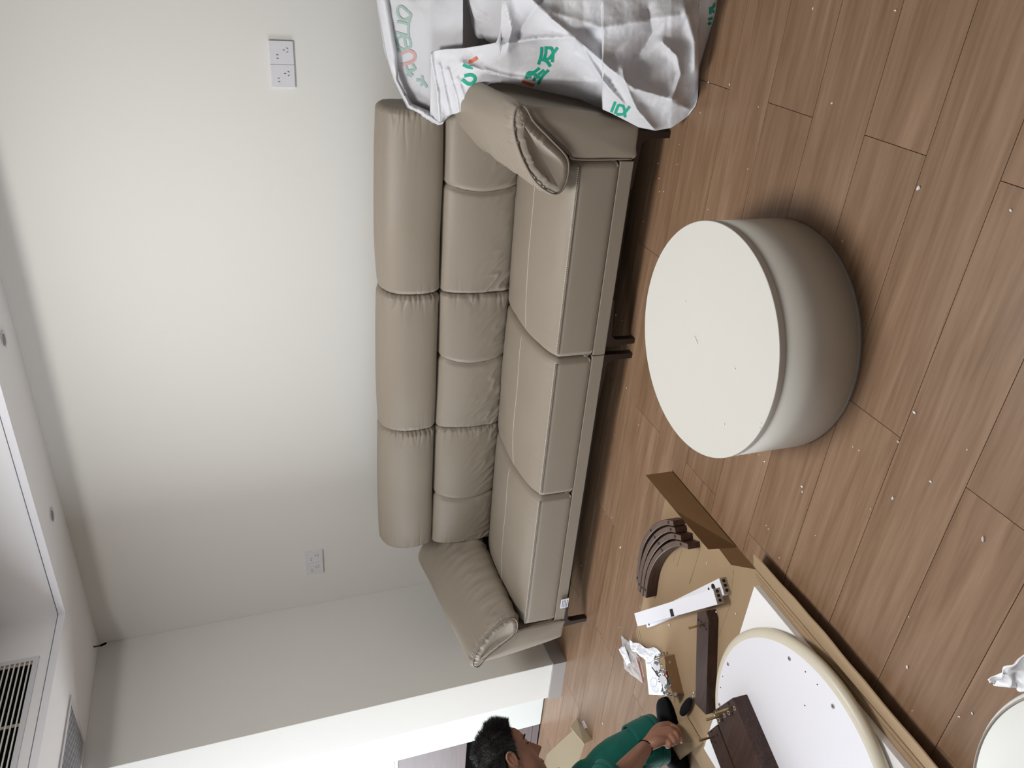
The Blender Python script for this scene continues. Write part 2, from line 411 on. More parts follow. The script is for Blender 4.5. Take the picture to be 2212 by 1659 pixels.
# air grilles
gr = thing('supply_grille', 'large white linear air grille upright inside the ceiling recess', 'air vent')
gy0, gy1, gz0, gz1 = 1.75, 2.792, 2.446, 2.720
xg = TX-0.010
bm = bmesh.new(); fw = 0.021
for a in ((gy0, gy1, gz0, gz0+fw), (gy0, gy1, gz1-fw, gz1), (gy0, gy0+fw, gz0+fw, gz1-fw), (gy1-fw, gy1, gz0+fw, gz1-fw)):
    bm_box(bm, xg-0.002, xg+0.006, *a)
from_bm('frame', bm, M['plastic'], gr)
box('back_plate', xg+0.0004, xg+0.0012, gy0+fw, gy1-fw, gz0+fw, gz1-fw, M['black'], gr)
z = gz0+fw+0.009
while z < gz1-fw:
    box('slat', xg+0.0012, xg+0.0055, gy0+fw, gy1-fw, z, z+0.0055, M['wall'], gr); z += 0.0185
for yy in (gy1-fw-0.018, gy1-0.35, gy1-0.70):
    box('divider', xg+0.001, xg+0.003, yy, yy+0.014, gz0+fw, gz1-fw, M['greybox'], gr)
g2 = thing('return_grille', 'narrow-slatted white air grille flat in the ceiling beside the short left wall', 'air vent')
x0, x1, y0, y1 = -3.392, -3.066, 1.75, 2.772
bm = bmesh.new(); fw = 0.026
for a in ((x0, x1, y0, y0+fw), (x0, x1, y1-fw, y1), (x0, x0+fw, y0+fw, y1-fw), (x1-fw, x1, y0+fw, y1-fw)):
    bm_box(bm, *a, ZC-0.005, ZC+0.001)
from_bm('frame', bm, M['plastic'], g2)
box('back_plate', x0+fw, x1-fw, y0+fw, y1-fw, ZC-0.0015, ZC-0.0005, M['black'], g2)
k = 0; x = x0+fw+0.006
while x < x1-fw-0.004:
    box('slat', x, x+0.0045, y0+fw, y1-fw, ZC-0.0036, ZC-0.0018, M['plastic'], g2); x += 0.0165

wr = thing('ceiling_wire', 'short dark red and black wire hanging from the ceiling corner', 'wire')
tube('wire_core', [(-3.326, 3.293, ZC), (-3.327, 3.292, ZC-0.02), (-3.320, 3.288, ZC-0.045)], 0.0045, mat('wire_red', (0.10, 0.02, 0.03), 0.5), wr)
tube('tape', [(-3.322, 3.289, ZC-0.036), (-3.312, 3.284, ZC-0.055), (-3.300, 3.276, ZC-0.062)], 0.0055, M['black'], wr)

cl = thing('ceiling_lamp', 'round flush ceiling lamp inside the recessed tray', 'lamp')
cyl('housing', (-1.20, 1.65, 2.70), (-1.20, 1.65, ZT), 0.45, M['plastic'], cl, 64, 0.004)
cyl('diffuser', (-1.20, 1.65, 2.692), (-1.20, 1.65, 2.70), 0.43, M['diffuser'], cl, 64)

# ---------------------------------------------------------------- sofa
sofa = thing('sofa', 'long taupe leather three-seat sofa with flared arms against the wall', 'sofa')

def endprof(a, a0, a1, R):
    e = min(a-a0, a1-a)
    if e >= R: return 0.0
    e = max(e, 0.0); q = (R-e)/R
    return R*(1-math.sqrt(max(0, 1-q*q)))
def cushion(name, secf, a0, a1, R, pmap, m, parent, NJ=96, NI=60, disp=None, lab=None, cap=0.006):
    """soft body lofted along a; secf(a01) gives a closed 2D control outline; pmap((p,q),a) -> world"""
    aa = [a0 + (a1-a0)*(0.5-0.5*math.cos(PI*i/(NI-1))) for i in range(NI)]
    aa = sorted(set(aa) | {a0+R*k/10 for k in range(1, 10)} | {a1-R*k/10 for k in range(1, 10)})
    bm = bmesh.new(); rings = []
    for a in aa:
        t = (a-a0)/(a1-a0); sec = resample(catmull(secf(t), 8, True), NJ)
        c = sec.mean(0); d = endprof(a, a0, a1, R)
        nxt = np.roll(sec, -1, 0); prv = np.roll(sec, 1, 0); tg = nxt-prv
        nr = np.stack([tg[:, 1], -tg[:, 0]], 1); nr /= (np.linalg.norm(nr, axis=1)[:, None]+1e-9)
        if ((sec-c)*nr).sum() < 0: nr = -nr
        ring = []
        for j in range(NJ):
            p = sec[j]-nr[j]*d
            if disp is not None: p = p+nr[j]*disp(t, a, j/NJ, sec[j], min(a-a0, a1-a), a-a0)
            ring.append(bm.verts.new(pmap(p, a)))
        rings.append(ring)
    for A, B_ in zip(rings, rings[1:]):
        for j in range(NJ): bm.faces.new((A[j], A[(j+1) % NJ], B_[(j+1) % NJ], B_[j]))
    for rg, a, sg in ((rings[0], aa[0], -1), (rings[-1], aa[-1], 1)):
        pts = np.array([tuple(v.co) for v in rg]); cen = pts.mean(0); prev = rg
        ax = np.array(pmap(np.array([0.0, 0.0]), 1.0))-np.array(pmap(np.array([0.0, 0.0]), 0.0)); f0 = 1.0
        for f in (.955, .88, .72, .54, .36, .18):
            for _ in range(5): pts = 0.5*pts+0.25*np.roll(pts, 1, 0)+0.25*np.roll(pts, -1, 0)
            pts = cen+(pts-cen)*(f/f0); f0 = f
            off = ax*sg*cap*(1-f*f)
            ring = [bm.verts.new(tuple(q+off)) for q in pts]
            for j in range(NJ): bm.faces.new((prev[j], prev[(j+1) % NJ], ring[(j+1) % NJ], ring[j]))
            prev = ring
        cv = bm.verts.new(tuple(cen+ax*sg*cap))
        for j in range(NJ): bm.faces.new((prev[j], prev[(j+1) % NJ], cv))
    o = from_bm(name, bm, m, parent, True)
    if lab: o['label'] = lab
    return o
def nz(x, y, z): return noise.noise(Vector((x, y, z)))
def ridge(v): return 1-abs(v)*2

XYZ_yz = lambda p, a: (a, p[0], p[1])         # section in (y,z), lofted along x
XYZ_xz = lambda p, a: (p[0], a, p[1])         # section in (x,z), lofted along y
SY = 2.478
seatx = [(-1.428, -0.650), (-2.116, -1.431), (-2.905, -2.119)]
seatx_r = [(-1.43, -0.650), (-2.116, -1.432), (-2.905, -2.118)]
def gather(seed, amp, reach, freq):
    """small folds that run in from both sewn ends"""
    def f(t, a, s, p, e, ea):
        side = seed if ea > e+1e-6 else seed+31
        v = nz(s*freq, side*3.7, e*6.0); k = -(max(0.0, 1-abs(v)*4.0))**1.6 + 0.8*nz(s*freq*0.6, side*5.1, 1.0) + 0.25
        L = reach*(0.45+2.2*abs(nz(s*freq*0.5, side, 4.0)))
        return amp*k*math.exp(-(max(e-0.004, 0)/L)**1.3)
    return f
for i, (x0, x1) in enumerate(seatx):
    def sec(t, i=i):
        cr = 0.018*math.sin(PI*min(max(t, 0), 1))**0.5
        zb = 0.182
        return [(SY+0.03, zb), (SY+0.006, zb), (SY+0.0012, zb+0.005), (SY+0.0, zb+0.02), (SY, zb+0.04), (SY+0.0, 0.25), (SY+0.002, 0.318), (SY+0.006, 0.331), (SY+0.016, 0.338), (SY+0.08, 0.358+cr*0.7),
                (2.72, 0.372+cr), (2.88, 0.366+cr), (3.00, 0.352+cr*0.6), (3.09, 0.325), (3.12, 0.26), (3.10, 0.19), (2.8, zb)]
    g = gather(i+2, 0.0022, 0.03, 30)
    def dp(t, a, s, p, e, ea, i=i, g=g):
        d = 0.0
        y, z = p
        if z > 0.34:                      # soft dimples on the sitting surface
            d += 0.0045*nz(a*5, y*5, i*3.1) + 0.0035*ridge(nz(a*14+y*9, y*6-a*3, i*7.7))*max(0, 1-abs(y-2.95)/0.22)*0.5
            d += 0.0022*nz(a*60, y*10, i)*math.exp(-abs(y-SY-0.03)/0.035)
        return d + g(t, a, s, p, e, ea)*0.4
    c = cushion('seat_cushion', sec, x0, x1, 0.028, XYZ_yz, M['leather'], sofa, 120, 90, dp)
    # sewn edge along the front
    zs = 0.332
    tube('piping', [(x, SY+0.0015, zs) for x in np.linspace(x0+0.018, x1-0.018, 24)], 0.0022, M['leather_d'], c, 6)
    bm = bmesh.new(); x = x0+0.02
    while x < x1-0.022:
        bm_box(bm, x, x+0.0052, SY+0.0042, SY+0.0072, zs+0.0040, zs+0.0072); x += 0.0082
    o = from_bm('stitching', bm, M['stitch'], c); o['kind'] = 'stuff'
    # faint cross seam near the back
    pts = []
    for k in range(40):
        x = x0+0.02+(x1-x0-0.04)*k/39
        pts.append((x, 2.735+0.035*(k/39-0.5)*(1 if i else 1.2)+0.006*math.sin(k*0.2), 0.0))
    dg = bpy.context.evaluated_depsgraph_get() if False else None
    bt_ = BVHTree.FromPolygons([v.co for v in c.data.vertices], [tuple(p.vertices) for p in c.data.polygons])
    pts = [bt_.ray_cast(Vector((p[0], p[1], 1.0)), Vector((0, 0, -1)))[0] for p in pts]
    tube('seam', [q+Vector((0, 0, -0.0001)) for q in pts if q is not None], 0.0011, M['stitch'], c, 5)

backx = [(-1.368, -0.598), (-2.072, -1.372), (-2.800, -2.075)]
seamx = [0.38, 0.45, 0.55]
for i, (x0, x1) in enumerate(backx):
    def secH(t, i=i):
        sag = 0.006*math.sin(PI*t); drop = 0.010*(1 if i == 0 else 0.5)*(abs(t-0.5)*2)**4
        return [(3.100, 0.657), (3.066-sag*0.6, 0.668), (3.048-sag, 0.70), (3.040-sag, 0.76), (3.050-sag, 0.83), (3.085-sag*0.5, 0.892-drop), (3.150, 0.917+sag-drop), (3.23, 0.908-drop),
                (3.275, 0.865), (3.285, 0.78), (3.275, 0.68), (3.20, 0.655)]
    g = gather(i+11, 0.0085, 0.055, 40)
    def dpH(t, a, s, p, e, ea, i=i, g=g):
        m_ = 1.0 if ea > e+1e-6 else 0.35
        d = g(t, a, s, p, e, ea)*m_ + 0.004*nz(a*4, p[1]*5, i*5.0)
        return d
    h = cushion('headrest_cushion', secH, x0, x1, 0.024, XYZ_yz, M['leather'], sofa, 200, 110, dpH)
    def secL(t, i=i):
        b = 0.016*math.sin(PI*t)
        return [(3.105, 0.655), (3.062-b*0.4, 0.648), (3.038-b*0.8, 0.610), (3.022-b, 0.54), (3.018-b, 0.46), (3.022-b*0.8, 0.385), (3.036-b*0.4, 0.348), (3.075, 0.335),
                (3.16, 0.33), (3.24, 0.36), (3.27, 0.50), (3.26, 0.63), (3.19, 0.655)]
    g2_ = gather(i+21, 0.0065, 0.045, 42); sx = seamx[i]
    def dpL(t, a, s, p, e, ea, i=i, g=g2_, sx=sx):
        m_ = 1.0 if ea > e+1e-6 else 0.3
        d = g(t, a, s, p, e, ea)*m_ + 0.004*nz(a*4, p[1]*5, i*9.0+2)
        if p[0] < 3.12:
            # a sewn line down the middle of the lumbar pad, bowed sideways
            xc = (x1+(x0-x1)*sx) - 0.022*math.sin(PI*max(0, min(1, (0.655-p[1])/0.30)))
            d -= 0.010*math.exp(-((a-xc)/0.010)**2)
            # creases rising from the lower edge
            low = max(0.0, 1-(p[1]-0.345)/0.20)
            wv = max(0.0, 1-abs(nz(a*20+p[1]*16, p[1]*7-a*4, i*13.0))*4)
            d += (0.0075*low**1.3*wv - 0.003*low)*(0.35+1.3*max(0, nz(a*3.3, i*4.0, 2)+0.35))
        return d
    l = cushion('lumbar_cushion', secL, x0, x1, 0.020, XYZ_yz, M['leather'], sofa, 200, 150, dpL)
    bt_ = BVHTree.FromPolygons([v.co for v in l.data.vertices], [tuple(p.vertices) for p in l.data.polygons])
    pts = []
    for k in range(30):
        z = 0.645-0.285*k/29
        xc = (x1+(x0-x1)*sx) - 0.022*math.sin(PI*(0.655-z)/0.30)
        q = bt_.ray_cast(Vector((xc, 2.5, z)), Vector((0, 1, 0)))[0]
        if q is not None: pts.append(q+Vector((0, 0.0002, 0)))
    tube('seam', pts, 0.0022, M['leather_d'], l, 6)
# backrest shell behind the cushions
box('backrest_frame', -2.86, -0.70, 3.20, 3.34, 0.13, 0.80, M['leather'], sofa, 0.02)

# arms: flared body and a sloping pad; the right one mirrors the left about XM
XM = -1.7785
for side in (1, -1):
    def mx(x, side=side): return x if side == 1 else 2*XM-x
    def secB(t, side=side):
        r = 0.03*t; o = 0.018 if side == 1 else 0.0
        return [(mx(-2.915), 0.126), (mx(-2.915), 0.24), (mx(-2.915), 0.352), (mx(-2.935), 0.385), (mx(-2.99), 0.455+r), (mx(-3.055), 0.545+r), (mx(-3.078), 0.562+r),
                (mx(-3.090), 0.540+r), (mx(-3.083), 0.42), (mx(-3.062), 0.26), (mx(-3.036), 0.140), (mx(-3.018), 0.126), (mx(-2.96), 0.124)]
    def dB(t, a, s, p, e, ea): return 0.002*nz(a*6, p[1]*6, side*3)
    arm = cushion('armrest', secB, 2.474, 3.26, 0.012, XYZ_xz, M['leather'], sofa, 120, 40, dB)
    arm['label'] = 'left flared armrest' if side == 1 else 'right flared armrest under the bag'
    front = resample(catmull(secB(0), 8, True), 120)
    cc = front.mean(0)
    # double sewn edge along the slanted front
    edge = [(mx(-2.914), 0.14), (mx(-2.914), 0.352), (mx(-2.934), 0.387), (mx(-2.99), 0.458), (mx(-3.052), 0.542), (mx(-3.074), 0.560)]
    ep = catmull(edge, 8)
    tube('piping', [(p[0], 2.4765, p[1]-0.003) for p in ep], 0.0032, M['leather_d'], arm, 6)
    def secP(t, side=side):
        r = 0.075*t
        th = 0.012*math.sin(PI*t)
        nose = -2.792
        return [(mx(nose), 0.405+r*0.15), (mx(nose-0.004), 0.440+r*0.3+th), (mx(nose-0.045), 0.500+r*0.6+th), (mx(-2.92), 0.560+r*0.9+th), (mx(-3.01), 0.600+r+th), (mx(-3.075), 0.607+r), (mx(-3.103), 0.590+r),
                (mx(-3.098), 0.565+r), (mx(-3.05), 0.530+r*0.6), (mx(-2.985), 0.452+r*0.4), (mx(-2.925), 0.385+r*0.2), (mx(-2.87), 0.372), (mx(-2.82), 0.380)]
    g = gather(side+41, 0.0080, 0.050, 46)
    def dP(t, a, s, p, e, ea, side=side, g=g):
        d = 0.0045*nz(a*5, p[0]*7, side*2.0)
        if ea <= e+1e-6: d += g(t, a, s, p, e, ea)*(1.0 if p[1] > 0.45 else 0.4)
        inner = math.exp(-abs(p[0]-mx(-2.82))/0.05)
        d += 0.008*inner*max(0, 1-abs(nz(a*18, p[1]*5+a*3, side*9.0))*4)-0.003*inner
        return d
    pad = cushion('armrest_pad', secP, 2.452, 3.27, 0.034, XYZ_xz, M['leather'], arm, 150, 120, dP, cap=-0.012)
    sec0 = resample(catmull(secP(0.03), 8, True), 130)
    c0 = sec0.mean(0); ring = [(c0[0]+(q[0]-c0[0])*0.93, 2.4575, c0[1]+(q[1]-c0[1])*0.90) for q in sec0[::2]]
    tube('piping', ring, 0.0036, M['leather_d'], arm, 6, True)
# front rail in two modules, underside and legs
for x0, x1 in ((-1.424, -0.652), (-2.912, -1.428)):
    rl = box('front_rail', x0, x1, SY+0.0005, SY+0.06, 0.126, 0.1790, M['leather'], sofa, 0.003, smooth=False)
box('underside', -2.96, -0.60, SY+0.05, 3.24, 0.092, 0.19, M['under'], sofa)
box('rear_light_blocker', -2.96, -0.60, 3.24, 3.25, 0.004, 0.19, M['under'], sofa)  # added black board that stops wall light reaching the floor underneath
def blade(x, d):
    """flat metal leg: tapered foot under a long wedge bracket that runs towards d"""
    w = 0.011
    pts = [(x-w, 0.0), (x+w, 0.0), (x+w*1.25, 0.105), (x+w*1.25 if d < 0 else x+0.030, 0.126)]
    pts = [(x-w*d, 0.0), (x+w*d, 0.0), (x+w*1.3*d, 0.088), (x+0.030*d, 0.108), (x+0.19*d, 0.119), (x+0.19*d, 0.127), (x-0.016*d, 0.127)]
    return extr('leg', pts, 1, SY-0.002, SY+0.028, M['legm'], sofa, 0.0015)
blade(-1.374, 1); blade(-1.441, -1); blade(-2.946, 1); blade(-0.560, -1)
for x in (-2.94, -1.441, -1.374, -0.56):
    box('leg', x-0.011, x+0.011, 3.19, 3.22, 0.0, 0.11, M['legm'], sofa, 0.001)
# care tag on the rail near the left arm
ctag = box('care_tag', -2.818, -2.760, SY-0.011, SY-0.0085, 0.124, 0.163, M['paper'], sofa)
ctag['label'] = 'small silver care tag'
for k in range(4):
    box('print', -2.812, -2.766, SY-0.0116, SY-0.0110, 0.130+k*0.008, 0.1325+k*0.008, M['black'], ctag)
setbase(sofa, (XM, 2.86, 0))

# ---------------------------------------------------------------- drum coffee table
tb = thing('coffee_table', 'round cream drum coffee table with a smooth flat top on the wood floor', 'coffee table')
tc, tr, th_ = (-0.954, 1.683), 0.3365, 0.260
cyl('drum', (*tc, 0.016), (*tc, th_-0.019), tr-0.0012, M['tableside'], tb, 128)
cyl('table_top', (*tc, th_-0.019), (*tc, th_), tr, M['table'], tb, 128, 0.0022)
cyl('plinth', (*tc, 0.0), (*tc, 0.016), tr-0.006, mat('plinth_grey', (0.40, 0.38, 0.36), 0.6), tb, 96)
setbase(tb, (*tc, 0))

# ---------------------------------------------------------------- opened carton with the table parts
carton = thing('cardboard_carton', 'large flattened cardboard carton with raised side flaps under the table parts', 'carton')
t_ = 0.004
sheet = prism('bottom_sheet', [(-1.712, 0.66), (-1.712, 2.046), (-2.58, 2.046), (-2.70, 1.92), (-2.70, 0.66)], 0.0, t_, M['card'], carton)
def panel(name, quad, m, parent, th=0.0035, lab=None):
    """thin board from 3D corner points"""
    q = [Vector(p) for p in quad]; n = (q[1]-q[0]).cross(q[2]-q[0]).normalized()*th
    bm = bmesh.new(); a = [bm.verts.new(p) for p in q]; b = [bm.verts.new(p+n) for p in q]
    bm.faces.new(a); bm.faces.new(b[::-1]); k = len(q)
    for i in range(k): bm.faces.new((a[i], b[i], b[(i+1) % k], a[(i+1) % k]))
    o = from_bm(name, bm, m, parent)
    if lab: o['label'] = lab
    return o
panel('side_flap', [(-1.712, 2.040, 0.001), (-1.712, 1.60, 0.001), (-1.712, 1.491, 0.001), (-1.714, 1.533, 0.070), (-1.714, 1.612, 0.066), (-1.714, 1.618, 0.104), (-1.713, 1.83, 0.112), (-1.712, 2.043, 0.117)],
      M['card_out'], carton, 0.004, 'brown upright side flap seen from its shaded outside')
bm = bmesh.new(); N = 26; rows = []
for i in range(N+1):
    t = i/N; y = 1.489+(0.66-1.489)*t; bow = 0.006*math.sin(t*5)+0.003*nz(t*9, 0, 0)
    yt = 1.478+(0.60-1.478)*t
    rows.append([Vector((-1.712, y, 0.0015)), Vector((-1.685-0.2*bow, y-0.006, 0.024)), Vector((-1.624+bow, yt, 0.047+0.003*nz(t*7, 3, 0)))])
va = [[bm.verts.new(p) for p in r] for r in rows]; vb = [[bm.verts.new(p+Vector((0.0025, 0, -0.003))) for p in r] for r in rows]
for L_ in (va, vb):
    for a, b in zip(L_, L_[1:]):
        for k in range(2): bm.faces.new((a[k], a[k+1], b[k+1], b[k]))
for a, b, c, d in zip(va, va[1:], vb, vb[1:]):
    bm.faces.new((a[2], b[2], d[2], c[2])); bm.faces.new((a[0], b[0], d[0], c[0]))
for a, c in ((va[0], vb[0]), (va[-1], vb[-1])):
    for k in range(2): bm.faces.new((a[k], a[k+1], c[k+1], c[k]))
from_bm('side_flap', bm, M['card'], carton)['label'] = 'pale side flap folded outwards towards the camera'
# creases and an inner strip along the fold
for yy in (1.905, 1.875, 1.78):
    tube('crease', [(-1.74, yy-0.01, t_), (-2.05, yy+0.005, t_+0.0002)], 0.0014, M['card_edge'], carton, 5)
tube('crease', [(-1.724, 1.485, t_), (-1.726, 0.70, t_)], 0.0016, M['card_edge'], carton, 5)
tube('crease', [(-1.733, 1.48, t_), (-1.747, 1.08, t_)], 0.0012, M['card_edge'], carton, 5)
tube('crease', [(-1.80, 1.585, t_), (-1.93, 1.555, t_), (-2.62, 1.60, t_)], 0.0011, M['card_edge'], carton, 5)
for dx in (0, 0.014):
    tube('crease', [(-2.565+dx, 2.040-dx, t_), (-2.690+dx, 1.915-dx, t_)], 0.0012, M['card_edge'], carton, 5)
setbase(carton, (-2.2, 1.35, 0))

hf = thing('cardboard_offcut', 'small cardboard flap held by the crouching person beside the dark shoes', 'cardboard')
A_ = FL(1484.5, 1548.4, 0.008); B_2 = FL(1516.8, 1603.7, 0.012)
panel('board', [A_, FL(1460, 1566.8, 0.055), FL(1447.6, 1605, 0.075), FL(1468.4, 1640.6, 0.060), B_2], M['card'], hf, 0.003)
setbase(hf, (A_.x, A_.y, 0))

# white foam board and the tabletop lying face down on it
fb = tag(box('foam_board', -2.565, -1.745, 0.63, 1.455, t_+0.0005, 0.026, M['foam'], bevel=0.002), 'square white foam board lying under the round tabletop on the carton', 'foam board')
tt = thing('tabletop', 'round tabletop lying face down showing its white underside and cream rim', 'tabletop')
dc = (-2.1094, 1.0628); dr = 0.4106
bm = bmesh.new(); N = 128
prof = [(0.001, 0.027), (dr-0.02, 0.027), (dr-0.006, 0.032), (dr, 0.042), (dr-0.001, 0.052), (dr-0.008, 0.060), (dr-0.020, 0.0635), (dr-0.028, 0.0625)]
rings = [[bm.verts.new((dc[0]+r*math.cos(2*PI*k/N), dc[1]+r*math.sin(2*PI*k/N), z)) for k in range(N)] for r, z in prof]
for A, B_ in zip(rings, rings[1:]):
    for k in range(N): bm.faces.new((A[k], A[(k+1) % N], B_[(k+1) % N], B_[k]))
bm.faces.new(rings[0]); from_bm('rim', bm, M['rim'], tt, True)['label'] = 'rounded cream rim'
cyl('underside_board', (*dc, 0.030), (*dc, 0.0632), dr-0.0275, M['wtop'], tt, 128)
zt = 0.0634
def ringdisc(name, x, y, z, r, m, parent): return cyl(name, (x, y, z-0.0005), (x, y, z+0.0005), r, m, parent, 20)
for q in ((1572.6, 1434.6), (1705, 1422.6), (1799, 1525.5), (1554, 1522)):
    p = FL(*q, zt); a = ringdisc('threaded_insert', p.x, p.y, zt+0.0003, 0.0068, M['steel'], tt)
    ringdisc('hole', p.x, p.y, zt+0.0006, 0.0055, M['hole'], a); ringdisc('collar', p.x, p.y, zt+0.0009, 0.0042, M['wtop'], a); ringdisc('hole', p.x, p.y, zt+0.0012, 0.0030, M['hole'], a)
for q in ((1561, 1461), (1556.5, 1485), (1739.7, 1451), (1765.5, 1478.6), (1738.5, 1524)):
    p = FL(*q, zt); ringdisc('pilot_hole', p.x, p.y, zt+0.0002, 0.0021, M['hole'], tt)
setbase(tt, (*dc, 0.027))

# four curved wooden rails nested on the carton
def curved(ctrl, h, wdt, label, zb=t_):
    t = thing('curved_rail', label, 'table part', 'curved walnut table rails nested on the carton')
    c = catmull(ctrl, 14); n = len(c); N = []
    for i in range(n):
        d = c[min(i+1, n-1)]-c[max(i-1, 0)]; d /= np.linalg.norm(d); N.append(np.array([d[1], -d[0]]))
    bm = bmesh.new(); rings = []; e = 0.0015
    for i in range(n):
        o = c[i]; q = c[i]+N[i]*wdt
        sec = [(o[0], o[1], zb), (o[0], o[1], zb+h-e), (o[0]+N[i][0]*e, o[1]+N[i][1]*e, zb+h), (q[0]-N[i][0]*e, q[1]-N[i][1]*e, zb+h), (q[0], q[1], zb+h-e), (q[0], q[1], zb)]
        rings.append([bm.verts.new(v) for v in sec])
    for A, B_ in zip(rings, rings[1:]):
        for k in range(6): bm.faces.new((A[k], A[(k+1) % 6], B_[(k+1) % 6], B_[k]))
    bm.faces.new(rings[0]); bm.faces.new(rings[-1]); body = from_bm('body', bm, M['darkwood'], t)
    # the sawn top edge is paler wood
    bm = bmesh.new(); rr = []
    for i in range(n):
        a = c[i]+N[i]*e; b = c[i]+N[i]*(wdt-e); rr.append((bm.verts.new((*a, zb+h+0.0004)), bm.verts.new((*b, zb+h+0.0004))))
    for a, b in zip(rr, rr[1:]): bm.faces.new((a[0], a[1], b[1], b[0]))
    from_bm('top_edge', bm, M['darkwood2'], t)['label'] = 'paler sawn top edge'
    for f in (0.13, 0.45, 0.93):
        i = int(f*(n-1)); m_ = c[i]+N[i]*wdt*0.5
        ringdisc('dowel_hole', m_[0], m_[1], zb+h+0.0006, 0.0058, M['hole'], t)
    setbase(t, (c[0][0], c[0][1], zb)); return t
hz = 0.050; HT = t_+hz
for q, lb in (([(1455.5, 1137), (1437, 1134.5), (1413, 1146), (1391.3, 1177), (1381.5, 1226), (1379.5, 1260)], 'outermost of the four nested curved walnut rails'),
          ([(1459.4, 1151.5), (1443, 1149.5), (1421, 1161), (1401, 1188), (1388, 1230), (1382, 1280)], 'second curved walnut rail in from the outside of the nest'),
          ([(1472, 1168.5), (1450.8, 1164), (1429.7, 1175), (1409, 1200), (1395, 1236), (1388.5, 1288)], 'third curved walnut rail in from the outside of the nest'),
          ([(1487, 1187), (1461.4, 1180), (1437, 1190), (1416, 1212), (1402.5, 1243), (1395, 1292)], 'innermost and nearest of the four nested curved walnut rails')):
    pts = [FL(*p, HT) for p in q]
    w_ = 0.021
    curved([(p.x, p.y) for p in pts], hz, -w_ if False else w_, lb)

# two white boards with holed taupe end caps
def block(name, quad, ztop, h, label, cat, m, group=None):
    """box-like part from four plan corners"""
    t = thing(name, label, cat, group); body = prism('body', quad, ztop-h, ztop, m, t, 0.0012); return t, body
def rail(pxq, ztop, h, label, flip=False):
    q = [FL(*p, ztop) for p in pxq]; q = [(p.x, p.y) for p in q]
    t, b = block('white_rail', q, ztop, h, label, 'table part', M['wtop'], 'white boards with holed ends')
    a, c = Vector((*q[2], 0)), Vector((*q[3], 0)); d = (c-a); n = Vector((d.y, -d.x, 0)).normalized()
    if n.x < 0: n = -n
    cap = panel('end_cap', [a+Vector((0, 0, ztop-h)), c+Vector((0, 0, ztop-h)), c+Vector((0, 0, ztop-0.0005)), a+Vector((0, 0, ztop-0.0005))], M['greybox'], t, 0.0006)
    cap['label'] = 'taupe end with three drilled holes'
    if (cap.data.polygons[0].normal.dot(n)) == 0: pass
    for f in (0.22, 0.52, 0.80):
        p = a+d*f+Vector((0, 0, ztop-h/2)); cyl('hole', p-n*0.001, p+n*0.0016, 0.0058, M['hole'], cap, 16)
    return t, q
z1 = 0.032
q2 = [(1390, 1330), (1398, 1356), (1564.6, 1284.6), (1553.3, 1249)]
t2, c2 = rail(q2, z1, 0.028, 'lower white board with holed end, half hidden under the other')
p = FL(1541, 1268, z1); ringdisc('cam_hole', p.x, p.y, z1+0.0004, 0.012, M['hole'], t2)
p = FL(1531, 1272, z1); ringdisc('hole', p.x, p.y, z1+0.0004, 0.005, M['hole'], t2)
p = FL(1402, 1349, z1); ringdisc('hole', p.x, p.y, z1+0.0004, 0.005, M['hole'], t2)
setbase(t2, (c2[2][0], c2[2][1], z1-0.028))
z2 = 0.0605
q1 = [(1370, 1325), (1377, 1353), (1549.5, 1305.7), (1539.7, 1271.8)]
t1, c1 = rail(q1, z2, 0.028, 'upper white board with a dark slot and holed taupe end')
sl = [FL(*p, z2) for p in ((1446.3, 1316.5), (1449.8, 1332.5), (1456.8, 1330.5), (1452.6, 1314.5))]
panel('slot', [v+Vector((0, 0, 0.0002)) for v in sl], M['hole'], t1, 0.0004)
setbase(t1, (c1[2][0], c1[2][1], z2-0.028))

# solid walnut leg blocks with brass rods
def leg(px, ztop, h, label, rods, holes, wash=(), ext=1.0):
    q = [FL(*p, ztop) for p in px]
    if ext > 1: q[2] = q[1]+(q[2]-q[1])*ext; q[3] = q[0]+(q[3]-q[0])*ext
    t, b = block('walnut_leg', [(p.x, p.y) for p in q], ztop, h, label, 'table leg', M['darkwood'], 'loose walnut table legs')
    tf = panel('top_face', [Vector((p.x, p.y, ztop+0.0002)) for p in q], M['darkwood'], t, 0.0001)
    for r, ln in rods:
        p = FL(*r, ztop); cyl('brass_rod', (p.x, p.y, ztop-0.01), (p.x-0.002, p.y, ztop+ln), 0.0042, M['brass'], t, 12, 0.0008)
    for r in holes:
        p = FL(*r, ztop); ringdisc('bolt_hole', p.x, p.y, ztop+0.0005, 0.0048, M['hole'], t)
    for r in wash:
        p = FL(*r, ztop); a = ringdisc('washer', p.x, p.y, ztop+0.0006, 0.0068, M['greybox'], t); ringdisc('hole', p.x, p.y, ztop+0.0012, 0.0034, M['hole'], a)
    setbase(t, (q[0].x, q[0].y, ztop-h)); return t
leg([(1506, 1323), (1525, 1320.5), (1531, 1340), (1525, 1544), (1502, 1520)], 0.045, 0.040, 'walnut leg with one brass rod lying between white boards and tabletop',
    [((1519, 1349), 0.062)], [(1509, 1339), (1522, 1352), (1526, 1359), (1515, 1343), (1512, 1353)])
leg([(1541, 1536), (1582, 1507), (1599, 1501.5), (1664, 1659), (1601, 1659), (1549, 1556)][:1]+[(1583, 1507.5), (1660, 1690), (1600, 1690)], 0.118, 0.052, 'large walnut leg with two brass rods resting on the white underside',
    [((1581, 1529), 0.062), ((1560, 1545), 0.062)], [(1573.5, 1519.5), (1553, 1534), (1582, 1541), (1561, 1556)], [(1587, 1530), (1574, 1539.5), (1565, 1545.5), (1553, 1555)], 1.55)
